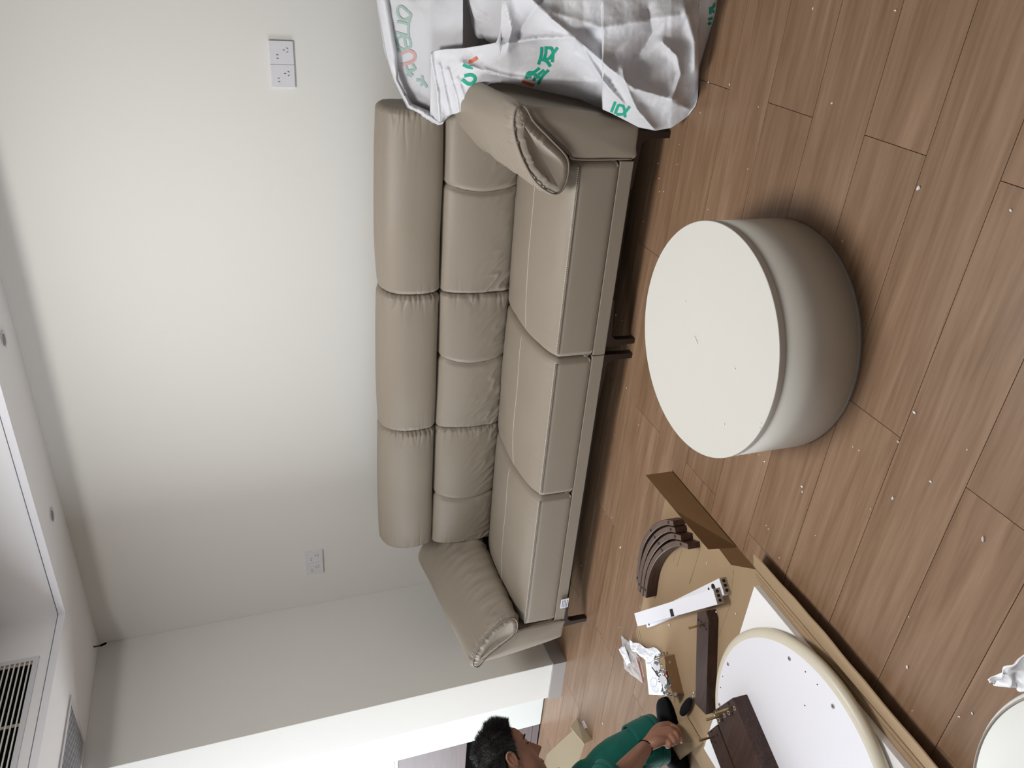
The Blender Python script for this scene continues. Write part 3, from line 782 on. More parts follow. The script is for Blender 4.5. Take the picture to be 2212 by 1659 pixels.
leg([(1528, 1583), (1549, 1565.5), (1598, 1690), (1572, 1700)], 0.098, 0.032, 'narrow walnut leg with one brass rod nearest the crouching person',
    [((1543, 1590), 0.060)], [(1536.5, 1580), (1549, 1588), (1537, 1601), (1546, 1604)], (), 1.9)

# ---------------------------------------------------------------- hardware tray, papers, zip bag
ht = thing('hardware_box', 'small open cardboard box spilling screws and fittings beside the white sheet', 'box')
o_ = Vector((-2.415, 1.768, 0.0045)); u_ = Vector((-0.665, -0.747, 0)).normalized(); v_ = Vector((-u_.y, u_.x, 0))
if v_.x > 0: v_ = -v_
Lb, Wb, Hb = 0.150, 0.078, 0.045
def hp(a, b, c): return o_+u_*a+v_*b+Vector((0, 0, c))
panel('base', [hp(0, 0, 0), hp(Lb, 0, 0), hp(Lb, Wb, 0), hp(0, Wb, 0)], M['card'], ht, 0.002)
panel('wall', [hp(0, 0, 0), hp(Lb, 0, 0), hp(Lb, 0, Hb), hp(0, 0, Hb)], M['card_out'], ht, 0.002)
panel('wall', [hp(0, Wb, 0), hp(Lb, Wb, 0), hp(Lb, Wb, Hb*0.4), hp(0, Wb, Hb*0.4)], M['card'], ht, 0.002)
panel('wall', [hp(0, 0, 0), hp(0, Wb, 0), hp(0, Wb, Hb), hp(0, 0, Hb)], M['card'], ht, 0.002)
panel('wall', [hp(Lb, 0, 0), hp(Lb, Wb, 0), hp(Lb, Wb, Hb), hp(Lb, 0, Hb)], M['card'], ht, 0.002)
panel('flap', [hp(-0.002, 0, Hb), hp(0.042, 0.003, Hb+0.004), hp(0.046, Wb*0.55, Hb+0.010), hp(0.004, Wb*0.55, Hb+0.002)], M['card'], ht, 0.002)
panel('flap', [hp(Lb-0.045, 0.003, Hb+0.006), hp(Lb+0.004, 0, Hb), hp(Lb+0.03, Wb*0.6, Hb*0.55), hp(Lb-0.03, Wb*0.62, Hb+0.004)], M['card'], ht, 0.002)
setbase(ht, o_)
def screw_master():
    t = thing('screw', 'loose zinc screw in the small open cardboard box', 'screw', 'loose screws in the hardware box')
    bm = bmesh.new()
    bmesh.ops.create_cone(bm, cap_ends=True, segments=8, radius1=0.0012, radius2=0.0024, depth=0.026, matrix=Matrix.Translation((0, 0, 0.013)))
    from_bm('shank', bm, M['steel'], t, True)
    bm = bmesh.new(); bmesh.ops.create_cone(bm, cap_ends=True, segments=10, radius1=0.0024, radius2=0.0046, depth=0.0035, matrix=Matrix.Translation((0, 0, 0.0275)))
    from_bm('head', bm, M['steel'], t); return t
sm = screw_master(); rs = random.Random(5)
def put(t, i):
    a = 0.012+rs.random()*(Lb-0.015); b = 0.036+rs.random()*(Wb-0.022); hgt = 0.022+0.024*rs.random()*(1-abs(a/Lb-.5))
    t.location = hp(a, b, hgt); t.rotation_euler = (PI/2+rs.uniform(-0.5, 0.3), rs.uniform(-0.3, 0.3), rs.uniform(0, 6.28)); s = rs.uniform(1.1, 1.75); t.scale = (s, s, s)
put(sm, 0)
for i in range(1, 64): put(copy_tree(sm), i)
def wdowel(p, d, L_, r, m, name, lab, cat, grp=None):
    o = cyl(name, p, Vector(p)+Vector(d).normalized()*L_, r, m, None, 12, r*0.3); return tag(o, lab, cat, grp)
for k in range(5):
    p = hp(0.02+0.013*k, 0.018+0.004*k, 0.040); wdowel(p, (-0.5, -0.85, 0.05+0.05*k), 0.032, 0.0035, M['card'] if k % 2 else M['rim'], 'wood_dowel', 'short pale wooden dowel among the screws in the small box', 'dowel', 'dowels in the hardware box')
for (x, y, lab) in ((1419, 1438, 'white plastic disc at the upper end of the screws'), (1433, 1469, 'white plastic disc in the middle of the screws')):
    c = FL(x, y, 0.060); n = Vector((0.25, -0.35, 1)).normalized()
    tag(cyl('plastic_disc', c, c+n*0.0022, 0.019, M['wtop'], None, 32, 0.0005), lab, 'disc')
tag(cyl('red_cap', hp(0.055, 0.012, 0.045), hp(0.062, 0.016, 0.052), 0.0045, M['red'], None, 12, 0.001), 'tiny red plastic cap among the screws in the small box', 'cap')
a, b = FL(1408, 1441, 0.05), FL(1428, 1468, 0.06); tag(tube('hex_key', [a, (a*0.9+b*0.1), b, b+Vector((0.02, 0, 0.004))], 0.0022, M['legm']), 'dark hex key leaning from the small box over the white sheet', 'hex key')
a, b = FL(1424, 1506, 0.05), FL(1450, 1500.5, 0.06); tag(cyl('nail', a, b, 0.0016, M['steel'], None, 8), 'long thin nail sticking out by the toe of the shoe', 'nail')

def crumple(name, px, z0, amp, seed, m, parent=None, n=26, thick=0.0006, fold=5.0, fz=None, sm=True):
    """sheet spanning a photo-measured quad lying near height z0, with faceted creases"""
    q = [FL(*p, z0) for p in px]
    rz = [] ; bm = bmesh.new()
    for i in range(n+1):
        row = []
        for j in range(n+1):
            s, t = i/n, j/n
            p = q[0]*(1-s)*(1-t)+q[1]*s*(1-t)+q[2]*s*t+q[3]*(1-s)*t
            e = min(s, 1-s, t, 1-t)*4; e = min(e, 1)
            h = abs(nz(p.x*fold*4, p.y*fold*4, seed))*amp*2+abs(nz(p.x*fold*9+5, p.y*fold*9, seed+3))*amp
            ed = 0.012*amp/0.01*nz(s*3+seed, t*3, 7)
            p = p+Vector((ed*(1-e), ed*0.7*(1-e), h*(0.3+0.7*e)+(fz(s, t) if fz else 0)))
            row.append(bm.verts.new(p))
        rz.append(row)
    for i in range(n):
        for j in range(n): bm.faces.new((rz[i][j], rz[i+1][j], rz[i+1][j+1], rz[i][j+1]))
    o = from_bm(name, bm, m, parent, sm)
    md = o.modifiers.new('thick', 'SOLIDIFY'); md.thickness = thick
    return o
ms = thing('instruction_sheet', 'flat white instruction sheet with line drawings under the small open box', 'paper')
sh = crumple('sheet', [(1394, 1423), (1402, 1500), (1441, 1502), (1428, 1420)], 0.006, 0.0012, 3, M['paper'], ms)
def ink(pts, r=0.0006, z=0.0105, closed=False, m=None):
    tube('printed_line', [FL(x, y, z) for x, y in pts], r, m or M['ink'], ms, 5, closed)
ink([(1412+7*math.cos(a), 1474+10*math.sin(a)) for a in np.linspace(0, 2*PI, 24, endpoint=False)], closed=True)
ink([(1408, 1484), (1410, 1490), (1417, 1496), (1421, 1493), (1421, 1484)])
ink([(1397, 1433.5), (1403, 1433.5)], 0.0009); ink([(1396, 1431), (1405, 1431), (1408, 1438)])
ps = crumple('crumpled_paper', [(1360, 1383), (1366, 1402), (1405, 1430), (1430, 1409)], 0.008, 0.016, 9, M['paper'], None, 30, 0.0008, 6)
tag(ps, 'crumpled white paper bag next to the clear zip bag', 'paper')
zb = thing('zip_bag', 'clear plastic zip bag with a red closure lying on the wood floor', 'plastic bag')
crumple('film', [(1342, 1373), (1350, 1446), (1389, 1476), (1375, 1398)], 0.003, 0.008, 15, M['glass'], zb, 30, 0.0004, 7)
tube('red_closure', [FL(1375, 1419, 0.012), FL(1381, 1440, 0.012), FL(1387, 1462, 0.012), FL(1391, 1473, 0.009)], 0.0016, M['red'], zb, 6)
tube('red_closure', [FL(1379, 1417, 0.012), FL(1386, 1440, 0.012), FL(1391, 1462, 0.010)], 0.0009, M['paper'], zb, 6)['label'] = 'white second track of the closure'
tg_ = crumple('paper_slip', [(1337, 1402), (1355, 1436), (1363, 1430), (1349, 1394)], 0.012, 0.006, 21, M['paper'], None, 14, 0.0008, 7)
tag(tg_, 'folded white paper slip inside the clear zip bag', 'paper')
setbase(zb, FL(1365, 1425)); 

# screwdriver beside the shoe
sd = thing('screwdriver', 'black-handled screwdriver lying between the shoe and the walnut leg', 'screwdriver')
a = FL(1474, 1541, 0.024); b = FL(1492, 1509, 0.024); d = (b-a)
tube('handle', [a+d*k/10 for k in range(11)], 0.014, M['shoe'], sd, 12, rfun=lambda t: 0.006+0.011*math.sin(PI*min(1, t*0.9+0.12))**0.6)
cyl('shaft', b, b+d.normalized()*0.05, 0.0032, M['steel'], sd, 10)
setbase(sd, (a.x, a.y, 0))

# second carton behind the person
c2_ = thing('folded_carton', 'flattened tan carton with a pale upright flap behind the crouching person', 'carton')
panel('board', [FL(1237, 1577.5, 0.001), FL(1263, 1606, 0.001), FL(1225, 1720, 0.001), FL(1170, 1720, 0.001), FL(1180, 1630, 0.001)], mat('cardboard_olive', (0.27, 0.215, 0.135), 0.8), c2_, 0.004)
f0, f1 = FL(1244.6, 1550.8, 0), FL(1277, 1596, 0)
panel('flap', [FL(1246, 1551, 0.0), FL(1279, 1597, 0.0), FL(1261, 1606, 0.055), FL(1232, 1571, 0.055)], mat('cardboard_cream', (0.47, 0.39, 0.275), 0.8), c2_, 0.004)
setbase(c2_, (f0.x, f0.y, 0))
tg2 = crumple('plastic_scrap', [(1256, 1558), (1262, 1575), (1270, 1572), (1262, 1556)], 0.002, 0.004, 33, M['glass'], None, 8, 0.0004, 7)
tag(tg2, 'tiny clear plastic scrap on the floor beside the pale cardboard flap', 'plastic scrap')

# stool in the near corner and the foam wrap behind it
st = thing('stool', 'round white leather-topped stool in the nearest corner of the photo', 'stool')
sc, sr, sz = (-1.082, 0.230), 0.2865, 0.40
bm = bmesh.new(); N = 96
prof = [(sr-0.03, sz-0.065), (sr-0.004, sz-0.055), (sr, sz-0.035), (sr-0.001, sz-0.012), (sr-0.006, sz-0.004), (sr-0.010, sz-0.0045), (sr-0.013, sz-0.001), (sr-0.06, sz+0.004), (sr*0.4, sz+0.008), (0.001, sz+0.009)]
rings = [[bm.verts.new((sc[0]+r*math.cos(2*PI*k/N), sc[1]+r*math.sin(2*PI*k/N), z)) for k in range(N)] for r, z in prof]
for A, B_ in zip(rings, rings[1:]):
    for k in range(N): bm.faces.new((A[k], A[(k+1) % N], B_[(k+1) % N], B_[k]))
bm.faces.new(rings[0]); from_bm('seat', bm, M['stool'], st, True)
tube('piping', [(sc[0]+(sr-0.008)*math.cos(2*PI*k/N), sc[1]+(sr-0.008)*math.sin(2*PI*k/N), sz-0.002) for k in range(N)], 0.0016, M['greybox'], st, 6, True)
for k in range(4):
    a = PI/4+k*PI/2; x, y = sc[0]+0.19*math.cos(a), sc[1]+0.19*math.sin(a)
    cyl('leg', (x+0.02*math.cos(a), y+0.02*math.sin(a), 0), (x, y, sz-0.06), 0.011, M['legm'], st, 12, r2=0.016)
setbase(st, (*sc, 0))
wrap = thing('foam_wrap', 'sheet of thin white foam wrap bunched on the floor behind the stool', 'packing foam')
bm = bmesh.new(); n = 26; rows = []
c0, c1, c2w, c3 = FL(2136, 1471, 0.12), FL(2150, 1477, 0.06), FL(2235, 1500, 0.02), FL(2232, 1402, 0.16)
for i in range(n+1):
    row = []
    for j in range(n+1):
        s, t = i/n, j/n
        p = c0*(1-s)*(1-t)+c3*s*(1-t)+c2w*s*t+c1*(1-s)*t
        p = p+Vector((0.012*nz(s*4, t*4, 1), 0.012*nz(s*4, t*4, 5), 0.014*nz(s*3, t*3, 9)+0.003*nz(s*12, t*12, 2)))
        row.append(bm.verts.new(p))
    rows.append(row)
for i in range(n):
    for j in range(n): bm.faces.new((rows[i][j], rows[i+1][j], rows[i+1][j+1], rows[i][j+1]))
o = from_bm('sheet', bm, M['foam'], wrap, True); md = o.modifiers.new('thick', 'SOLIDIFY'); md.thickness = 0.003

# ---------------------------------------------------------------- the crouching person
vv = np.array([-.84, .54, 0]); vv /= np.linalg.norm(vv); rr_ = np.array([.54, .84, 0]); rr_ /= np.linalg.norm(rr_)
def W(r, d, z): return Vector(rr_*r+vv*d+np.array([0, 0, z]))
def PW(x, y, D):
    q = ray(x, y); k = D/(q@vv); return Vector(CAM+q*k)
def limb(pts, rad, sides=18, flat=None):
    """tapered capsule chain as raw verts/faces, to be fused by the remesher"""
    c = catmull([(*p, r) for p, r in zip(pts, rad)], 6)
    P_ = [Vector(q[:3]) for q in c]; R = [q[3] for q in c]
    # rounded ends
    d0 = (P_[0]-P_[1]).normalized(); d1 = (P_[-1]-P_[-2]).normalized()
    A = [(P_[0]+d0*R[0]*math.sin(a), R[0]*math.cos(a)) for a in (1.45, 1.1, 0.7, 0.35)]
    Z = [(P_[-1]+d1*R[-1]*math.sin(a), R[-1]*math.cos(a)) for a in (0.35, 0.7, 1.1, 1.45)]
    seq = A+list(zip(P_, R))+Z
    o = tube('tmp', [s[0] for s in seq], 1, M['skin'], None, sides, rfun=lambda t, s=seq: s[min(len(s)-1, int(round(t*(len(s)-1))))][1])
    return o
def fuse(name, objs, m, parent, voxel, smooth=3, fac=0.5):
    o = join_bm(name, objs, m, parent)
    r = o.modifiers.new('fuse', 'REMESH'); r.mode = 'VOXEL'; r.voxel_size = voxel; r.use_smooth_shade = True
    s = o.modifiers.new('soft', 'SMOOTH'); s.iterations = smooth; s.factor = fac
    return o
man = thing('person', 'crouching person in green work clothes with short black hair, reaching down to the small cardboard flap', 'person')
man['label'] = 'crouching person in green work clothes and black shoes, looking down at the tabletop parts'
HF = Vector(rr_*0.507+np.array([0, 0, -0.869])); HU = Vector(rr_*0.869+np.array([0, 0, 0.507])); HL = Vector(vv)   # head axes
HO = W(-0.029, 3.05, 0.736)
def H(f, l, u): return HO+HF*f+HL*l+HU*u
us = [-.128, -.118, -.105, -.098, -.091, -.084, -.075, -.065, -.055, -.045, -.032, -.018, -.005, .008, .020, .032, .045, .060, .075, .090, .104, .116, .124, .129]
def itp(u, tab): xs, ys = zip(*tab); return float(np.interp(u, xs, ys))
fr = [(-.128, .066), (-.118, .082), (-.105, .083), (-.095, .080), (-.085, .084), (-.065, .084), (-.04, .084), (-.005, .083), (.02, .092), (.045, .092), (.06, .087), (.09, .066), (.116, .032), (.129, -.005)]
bk = [(-.128, -.02), (-.10, -.045), (-.07, -.062), (-.04, -.082), (0, -.098), (.05, -.101), (.09, -.088), (.116, -.056), (.129, -.015)]
hw = [(-.128, .026), (-.118, .040), (-.10, .053), (-.07, .063), (-.04, .069), (0, .075), (.05, .077), (.09, .067), (.116, .042), (.129, .010)]
def head_pt(a, u, off=0.0):
    F_, B_, w_ = itp(u, fr), itp(u, bk), itp(u, hw); cx = (F_+B_)/2; A = (F_-B_)/2+off; w_ += off
    ca, sa = math.cos(a), math.sin(a)
    x = cx+A*math.copysign(abs(ca)**0.86, ca); y = w_*math.copysign(abs(sa)**0.92, sa)
    if ca > 0:
        n = max(0, 1-abs(u+.043)/.050) if u < -.043 and False else 0
        nose = 0.0
        if -.066 < u < .012:
            t = (u+.066)/.078; hgt = .040*(1-t)**1.0*min(1, (u+.066)/.012)+.004
            nose = hgt*math.exp(-(y/(.0085+.0065*(1-t)))**2)
        lip = .008*math.exp(-((u+.083)/.006)**2)*math.exp(-(y/.020)**2)+.007*math.exp(-((u+.098)/.006)**2)*math.exp(-(y/.018)**2)-.004*math.exp(-((u+.0905)/.003)**2)*math.exp(-(y/.022)**2)
        eye = -.012*math.exp(-((u-.001)/.012)**2)*math.exp(-((abs(y)-.033)/.016)**2)+.005*math.exp(-((u-.0)/.007)**2)*math.exp(-((abs(y)-.033)/.010)**2)
        brow = .005*math.exp(-((u-.020)/.008)**2)*math.exp(-((abs(y)-.030)/.022)**2)
        cheek = .004*math.exp(-((u+.035)/.02)**2)*math.exp(-((abs(y)-.045)/.016)**2)
        x += nose+lip+eye+brow+cheek
    return x, y
bm = bmesh.new(); NA = 96; rings = []
uu = resample(np.array([[u, 0] for u in us]), 90, False)[:, 0]
for u in uu:
    ring = []
    for k in range(NA):
        x, y = head_pt(2*PI*k/NA, u); ring.append(bm.verts.new(H(x, y, u)))
    rings.append(ring)
for A, B_ in zip(rings, rings[1:]):
    for k in range(NA): bm.faces.new((A[k], A[(k+1) % NA], B_[(k+1) % NA], B_[k]))
bm.faces.new(rings[0]); bm.faces.new(rings[-1])
skin_parts = [from_bm('tmp', bm, M['skin'])]
# ears: bowl-shaped rim and lobe
for s in (-1, 1):
    rim = [(-.004, s*.078, -.022), (.004, s*.079, -.006), (.007, s*.082, .010), (.002, s*.086, .024), (-.010, s*.090, .030), (-.022, s*.090, .022), (-.026, s*.088, .006), (-.020, s*.084, -.012), (-.008, s*.080, -.026)]
    skin_parts.append(limb([H(*p) for p in rim], [.0045]*9, 10))
    skin_parts.append(limb([H(-.008, s*.074, -.018), H(-.010, s*.079, .004), H(-.012, s*.080, .018)], [.008, .0085, .008], 10))
# neck, trunk core, arms
NB = W(-0.235, 3.05, 0.655)
skin_parts.append(limb([H(-.035, 0, -.03), H(-.03, 0, -.085), NB, W(-0.33, 3.05, 0.62)], [.060, .056, .060, .085]))
skin_parts.append(limb([W(-0.30, 3.05, 0.62), W(-0.42, 3.05, 0.50), W(-0.55, 3.06, 0.32)], [.10, .13, .13]))
# near arm reaching forward and down
sh_n, el_n, wr_n = W(-0.30, 2.86, 0.60), W(-0.190, 2.885, 0.425), PW(1397, 1611, 3.03)
skin_parts.append(limb([sh_n, el_n*0.5+sh_n*0.5, el_n], [.055, .050, .043]))
skin_parts.append(limb([el_n, el_n*0.62+wr_n*0.38, wr_n], [.042, .040, .0265]))
# far arm hangs behind the knee
skin_parts.append(limb([W(-0.30, 3.24, 0.60), W(-0.25, 3.30, 0.36), W(-0.22, 3.28, 0.14)], [.052, .043, .03]))
# hand: palm, four fingers, thumb
kn = [PW(1444, 1566, 3.045), PW(1447, 1577, 3.025), PW(1446, 1588, 3.010), PW(1441, 1598, 3.0)]
pc = PW(1420, 1592, 3.03)
skin_parts.append(limb([wr_n, pc, kn[1]*0.5+kn[2]*0.5], [.026, .030, .024]))
skin_parts.append(limb([wr_n, PW(1422, 1577, 3.045), kn[0]], [.022, .023, .015]))
skin_parts.append(limb([wr_n, PW(1419, 1603, 3.0), kn[3]], [.022, .021, .0135]))
skin_parts.append(limb([kn[0], PW(1460, 1573, 3.03), PW(1469, 1586, 3.01), PW(1472, 1601, 3.0)], [.0135, .0118, .0105, .0092], 12))
skin_parts.append(limb([kn[1], PW(1459, 1583, 3.0), PW(1463, 1595, 2.985), PW(1460, 1604, 2.99)], [.0125, .0112, .0102, .009], 12))
skin_parts.append(limb([kn[2], PW(1454, 1595, 2.985), PW(1456, 1603, 2.98), PW(1451, 1608, 2.99)], [.012, .0106, .0098, .0085], 12))
skin_parts.append(limb([kn[3], PW(1446, 1605, 2.98), PW(1446, 1611, 2.98), PW(1441, 1613, 2.99)], [.0108, .0096, .0088, .0078], 12))
skin_parts.append(limb([PW(1410, 1600, 3.06), PW(1432, 1590, 3.085), PW(1447, 1596, 3.08), PW(1458, 1602, 3.06)], [.018, .0145, .012, .0098], 12))
# lower legs
skin_parts.append(limb([W(-0.50, 3.14, 0.30), W(-0.17, 3.17, 0.42), W(-0.115, 3.16, 0.10)], [.075, .055, .036]))
skin_parts.append(limb([W(-0.52, 2.92, 0.28), W(-0.36, 2.90, 0.075), W(-0.70, 2.90, 0.06)], [.075, .058, .038]))
body = fuse('body', skin_parts, M['skin'], man, 0.0036, 3, 0.5)
# nails
for a, b in ((PW(1472.5, 1601, 2.992), PW(1470, 1594, 2.99)),):
    n = limb([a, b], [.0048, .0046], 10); n.name = 'fingernail'; n.parent = man; n.data.materials[0] = mat('nail', (0.42, 0.26, 0.20), 0.3)
# eyelids, brows, lips
for s in (-1, 1):
    tube('eyelashes', [H(.0815, s*.020, -.003), H(.0850, s*.030, -.0062), H(.0810, s*.041, -.0055), H(.0740, s*.047, -.0025)], .0013, M['hair'], man, 6)
    tube('eyebrow', [H(.0935, s*.014, .0185), H(.0945, s*.026, .0225), H(.0870, s*.042, .0225), H(.0760, s*.051, .0170)], .0030, M['hair'], man, 6, rfun=lambda t: .0012+.0024*math.sin(PI*(t*.9+.05)))
tube('lips', [H(.0700, -.025, -.0910), H(.0850, -.014, -.0905), H(.0885, 0, -.0900), H(.0850, .014, -.0905), H(.0700, .025, -.0910)], .0030, M['lip'], man, 8, rfun=lambda t: .0014+.0024*math.sin(PI*t))
# hair: close shell plus short strands, longer at the forehead
def hairline(a):
    c = abs(math.atan2(math.sin(a), math.cos(a)))      # 0 = front, pi = back
    return float(np.interp(c, [0, .45, .8, 1.05, 1.25, 1.45, 1.62, 1.9, 2.4, PI], [.088, .086, .074, .056, .026, -.022, .034, -.022, -.058, -.066]))
bm = bmesh.new(); rings = []; NH = 40
for j in range(NH+1):
    ring = []
    for k in range(NA):
        a = 2*PI*k/NA; h0 = hairline(a); u = h0+(0.1285-h0)*j/NH
        off = .0005+.0065*min(1, j/5)
        x, y = head_pt(a, u, off); ring.append(bm.verts.new(H(x, y, u+off*0.8*(j/NH))))
    rings.append(ring)
for A, B_ in zip(rings, rings[1:]):
    for k in range(NA): bm.faces.new((A[k], A[(k+1) % NA], B_[(k+1) % NA], B_[k]))
bm.faces.new(rings[-1])
hr = random.Random(3)
for i in range(7500):
    a = hr.uniform(0, 2*PI); h0 = hairline(a); t = hr.random()**0.8; u = h0+(0.128-h0)*t
    x, y = head_pt(a, u, .004); p = H(x, y, u)
    cf = max(0, math.cos(a))
    ctr = H(-.01, 0, .02); n = (p-ctr).normalized()
    L_ = hr.uniform(.010, .017)+.008*max(0, (u-.05)/.08)+.022*cf**1.5*max(0, (u-.045)/.08)*(1 if u < .122 else .6)
    if u < .01: L_ *= .55
    d = (n+HF*(.35*max(0, (u-.03)/.1)+.25*cf)+HU*(-.45 if u < .05 else .25)+Vector((hr.uniform(-.28, .28), hr.uniform(-.28, .28), hr.uniform(-.28, .28)))).normalized()
    s1 = d.cross(Vector((.3, .5, .8))).normalized()*.0009; s2 = d.cross(s1).normalized()*.0009
    b = [bm.verts.new(p+s1), bm.verts.new(p-s1*.5+s2*.87), bm.verts.new(p-s1*.5-s2*.87)]; tip = bm.verts.new(p+d*L_)
    for q in range(3): bm.faces.new((b[q], b[(q+1) % 3], tip))
from_bm('hair', bm, M['hair'], man, False)['label'] = 'short spiky black hair'

# clothes
def cloth(name, objs, m, voxel, seed, amp, freq, lab=None):
    o = fuse(name, objs, m, man, voxel, 4, 0.6)
    tx = bpy.data.textures.new(name, 'CLOUDS'); tx.noise_scale = freq; tx.noise_depth = 2
    d = o.modifiers.new('folds', 'DISPLACE'); d.texture = tx; d.strength = amp; d.mid_level = 0.5; d.texture_coords = 'LOCAL'
    if lab: o['label'] = lab
    return o
cloth('shirt', [limb([W(-0.205, 3.05, 0.625), W(-0.29, 3.05, 0.61), W(-0.40, 3.05, 0.50), W(-0.55, 3.06, 0.32)], [.080, .125, .165, .17]),
                limb([W(-0.28, 2.92, 0.61), sh_n, W(-0.215, 2.868, 0.505), W(-0.178, 2.880, 0.455)], [.080, .078, .073, .068]),
                limb([W(-0.28, 3.18, 0.61), W(-0.29, 3.25, 0.58), W(-0.27, 3.28, 0.46)], [.08, .078, .07])], M['green'], 0.007, 3, 0.012, 0.10)
shin = [W(-0.190, 3.165, 0.405), W(-0.150, 3.17, 0.33), W(-0.118, 3.165, 0.22), W(-0.100, 3.16, 0.135), W(-0.098, 3.16, 0.135)]
cloth('trousers', [limb([W(-0.52, 3.14, 0.30), W(-0.32, 3.16, 0.385), W(-0.175, 3.165, 0.425)], [.12, .10, .082]),
                   limb(shin, [.082, .088, .086, .084, .070]),
                   limb([W(-0.53, 3.05, 0.28), W(-0.58, 3.05, 0.27)], [.17, .17]),
                   limb([W(-0.52, 2.93, 0.28), W(-0.38, 2.90, 0.11), W(-0.70, 2.90, 0.09)], [.12, .088, .075])], M['green'], 0.007, 5, 0.014, 0.09)
# trouser hem: an open band with a sewn line
def band(name, c0, c1, r0, r1, m, seed, parent):
    ax = (c1-c0); L_ = ax.length; ax.normalize(); u = ax.cross(Vector((0, 0, 1)))
    u = Vector((1, 0, 0)) if u.length < .05 else u.normalized(); v = ax.cross(u).normalized(); bm = bmesh.new(); rings = []; n = 56
    for k in range(9):
        t = k/8; rr0 = r0+(r1-r0)*t; ring = []
        for j in range(n):
            a = 2*PI*j/n; r = rr0*(1+.07*nz(math.cos(a)*1.5, math.sin(a)*1.5, seed+t))
            ring.append(bm.verts.new(c0.lerp(c1, t)+u*r*math.cos(a)+v*r*math.sin(a)))
        rings.append(ring)
    for A, B_ in zip(rings, rings[1:]):
        for j in range(n): bm.faces.new((A[j], A[(j+1) % n], B_[(j+1) % n], B_[j]))
    pts = [p.co.copy() for p in rings[6]]; o = from_bm(name, bm, m, parent, True); md = o.modifiers.new('t', 'SOLIDIFY'); md.thickness = .003
    tube('stitching', [p+(p-c0.lerp(c1, .75))*.02 for p in pts], .0013, mat('dark_green_thread', (.003, .05, .04), .8), o, 5, True); return o
band('trouser_hem', W(-0.108, 3.163, 0.215), W(-0.098, 3.16, 0.100), .088, .096, M['green'], 2.0, man)
band('sleeve_hem', W(-0.205, 2.868, 0.50), W(-0.168, 2.882, 0.430), .072, .076, M['green'], 7.0, man)
# hem seam lines
def ringline(name, c, ax, r1, m, rad=.0015, n=40, sq=1.0):
    ax = ax.normalized(); u = ax.cross(Vector((0, 0, 1))).normalized(); v = ax.cross(u).normalized()
    return tube(name, [c+u*r1*math.cos(2*PI*k/n)+v*r1*sq*math.sin(2*PI*k/n) for k in range(n)], rad, m, man, 5, True)
tube('collar', [W(-0.150, 2.985, 0.600), W(-0.118, 3.01, 0.575), W(-0.108, 3.05, 0.563), W(-0.118, 3.09, 0.575), W(-0.150, 3.12, 0.600)], .011, mat('maroon_cloth', (0.16, 0.012, 0.018), 0.8), man, 8)['label'] = 'maroon collar of an undershirt'
# black shoes: lofted along the foot
def shoe(heel, toe, wdt, name='shoe'):
    h = Vector(heel); t = Vector(toe); d = (t-h); L_ = d.length; d.normalize(); s = Vector((-d.y, d.x, 0)); s.normalize()
    prof = [(0, .55, .052), (.06, .78, .062), (.18, .84, .080), (.30, .80, .092), (.42, .80, .084), (.56, .90, .064), (.70, 1.0, .053), (.82, .98, .047), (.92, .82, .040), (.98, .52, .030), (1.0, .20, .018)]
    bm = bmesh.new(); rings = []; N = 20
    for tt_, w_, hh in prof:
        ring = []
        for k in range(N):
            a = 2*PI*k/N; x = math.cos(a)*wdt/2*w_; z = math.sin(a)
            z = hh*0.42*(z if z > 0 else z)+hh*0.42; z = hh*(0.5+0.5*math.sin(a)) if math.sin(a) > 0 else hh*0.5*(1+math.copysign(abs(math.sin(a))**0.45, -1))
            ring.append(bm.verts.new(h+d*L_*tt_+s*x+Vector((0, 0, max(0.0, z)+.001))))
        rings.append(ring)
    for A, B_ in zip(rings, rings[1:]):
        for k in range(N): bm.faces.new((A[k], A[(k+1) % N], B_[(k+1) % N], B_[k]))
    bm.faces.new(rings[0]); bm.faces.new(rings[-1])
    o = from_bm(name, bm, M['shoe'], man, True); sb = o.modifiers.new('s', 'SUBSURF'); sb.levels = 2; sb.render_levels = 2
    bm = bmesh.new(); pts = []
    for tt_, w_, hh in prof: pts.append(h+d*L_*tt_+s*wdt/2*w_*1.04)
    for tt_, w_, hh in prof[::-1]: pts.append(h+d*L_*tt_-s*wdt/2*w_*1.04)
    lo = [bm.verts.new(p) for p in pts]; hi = [bm.verts.new(p+Vector((0, 0, .012))) for p in pts]; n = len(pts)
    bm.faces.new(lo); bm.faces.new(hi[::-1])
    for k in range(n): bm.faces.new((lo[k], lo[(k+1) % n], hi[(k+1) % n], hi[k]))
    from_bm('sole', bm, M['black'], o)
    return o
hs = W(-0.235, 3.19, 0.005); ts = W(0.045, 3.185, 0.005)
sh1 = shoe(hs, ts, .104)
for k, f in enumerate((.44, .53, .62)):
    c = hs.lerp(ts, f); s = Vector(vv)
    tube('lace', [c-s*.022+Vector((0, 0, .083-k*.012)), c+Vector((0, 0, .089-k*.012)), c+s*.022+Vector((0, 0, .083-k*.012))], .0022, M['black'], sh1, 6)
shoe(W(-0.80, 2.90, 0.0), W(-0.60, 2.90, 0.0), .10)
# thin black wrist cord
ringline('wrist_cord', wr_n.lerp(el_n, .06), wr_n-el_n, .029, M['black'], .002)
setbase(man, (hs.x, hs.y, 0))

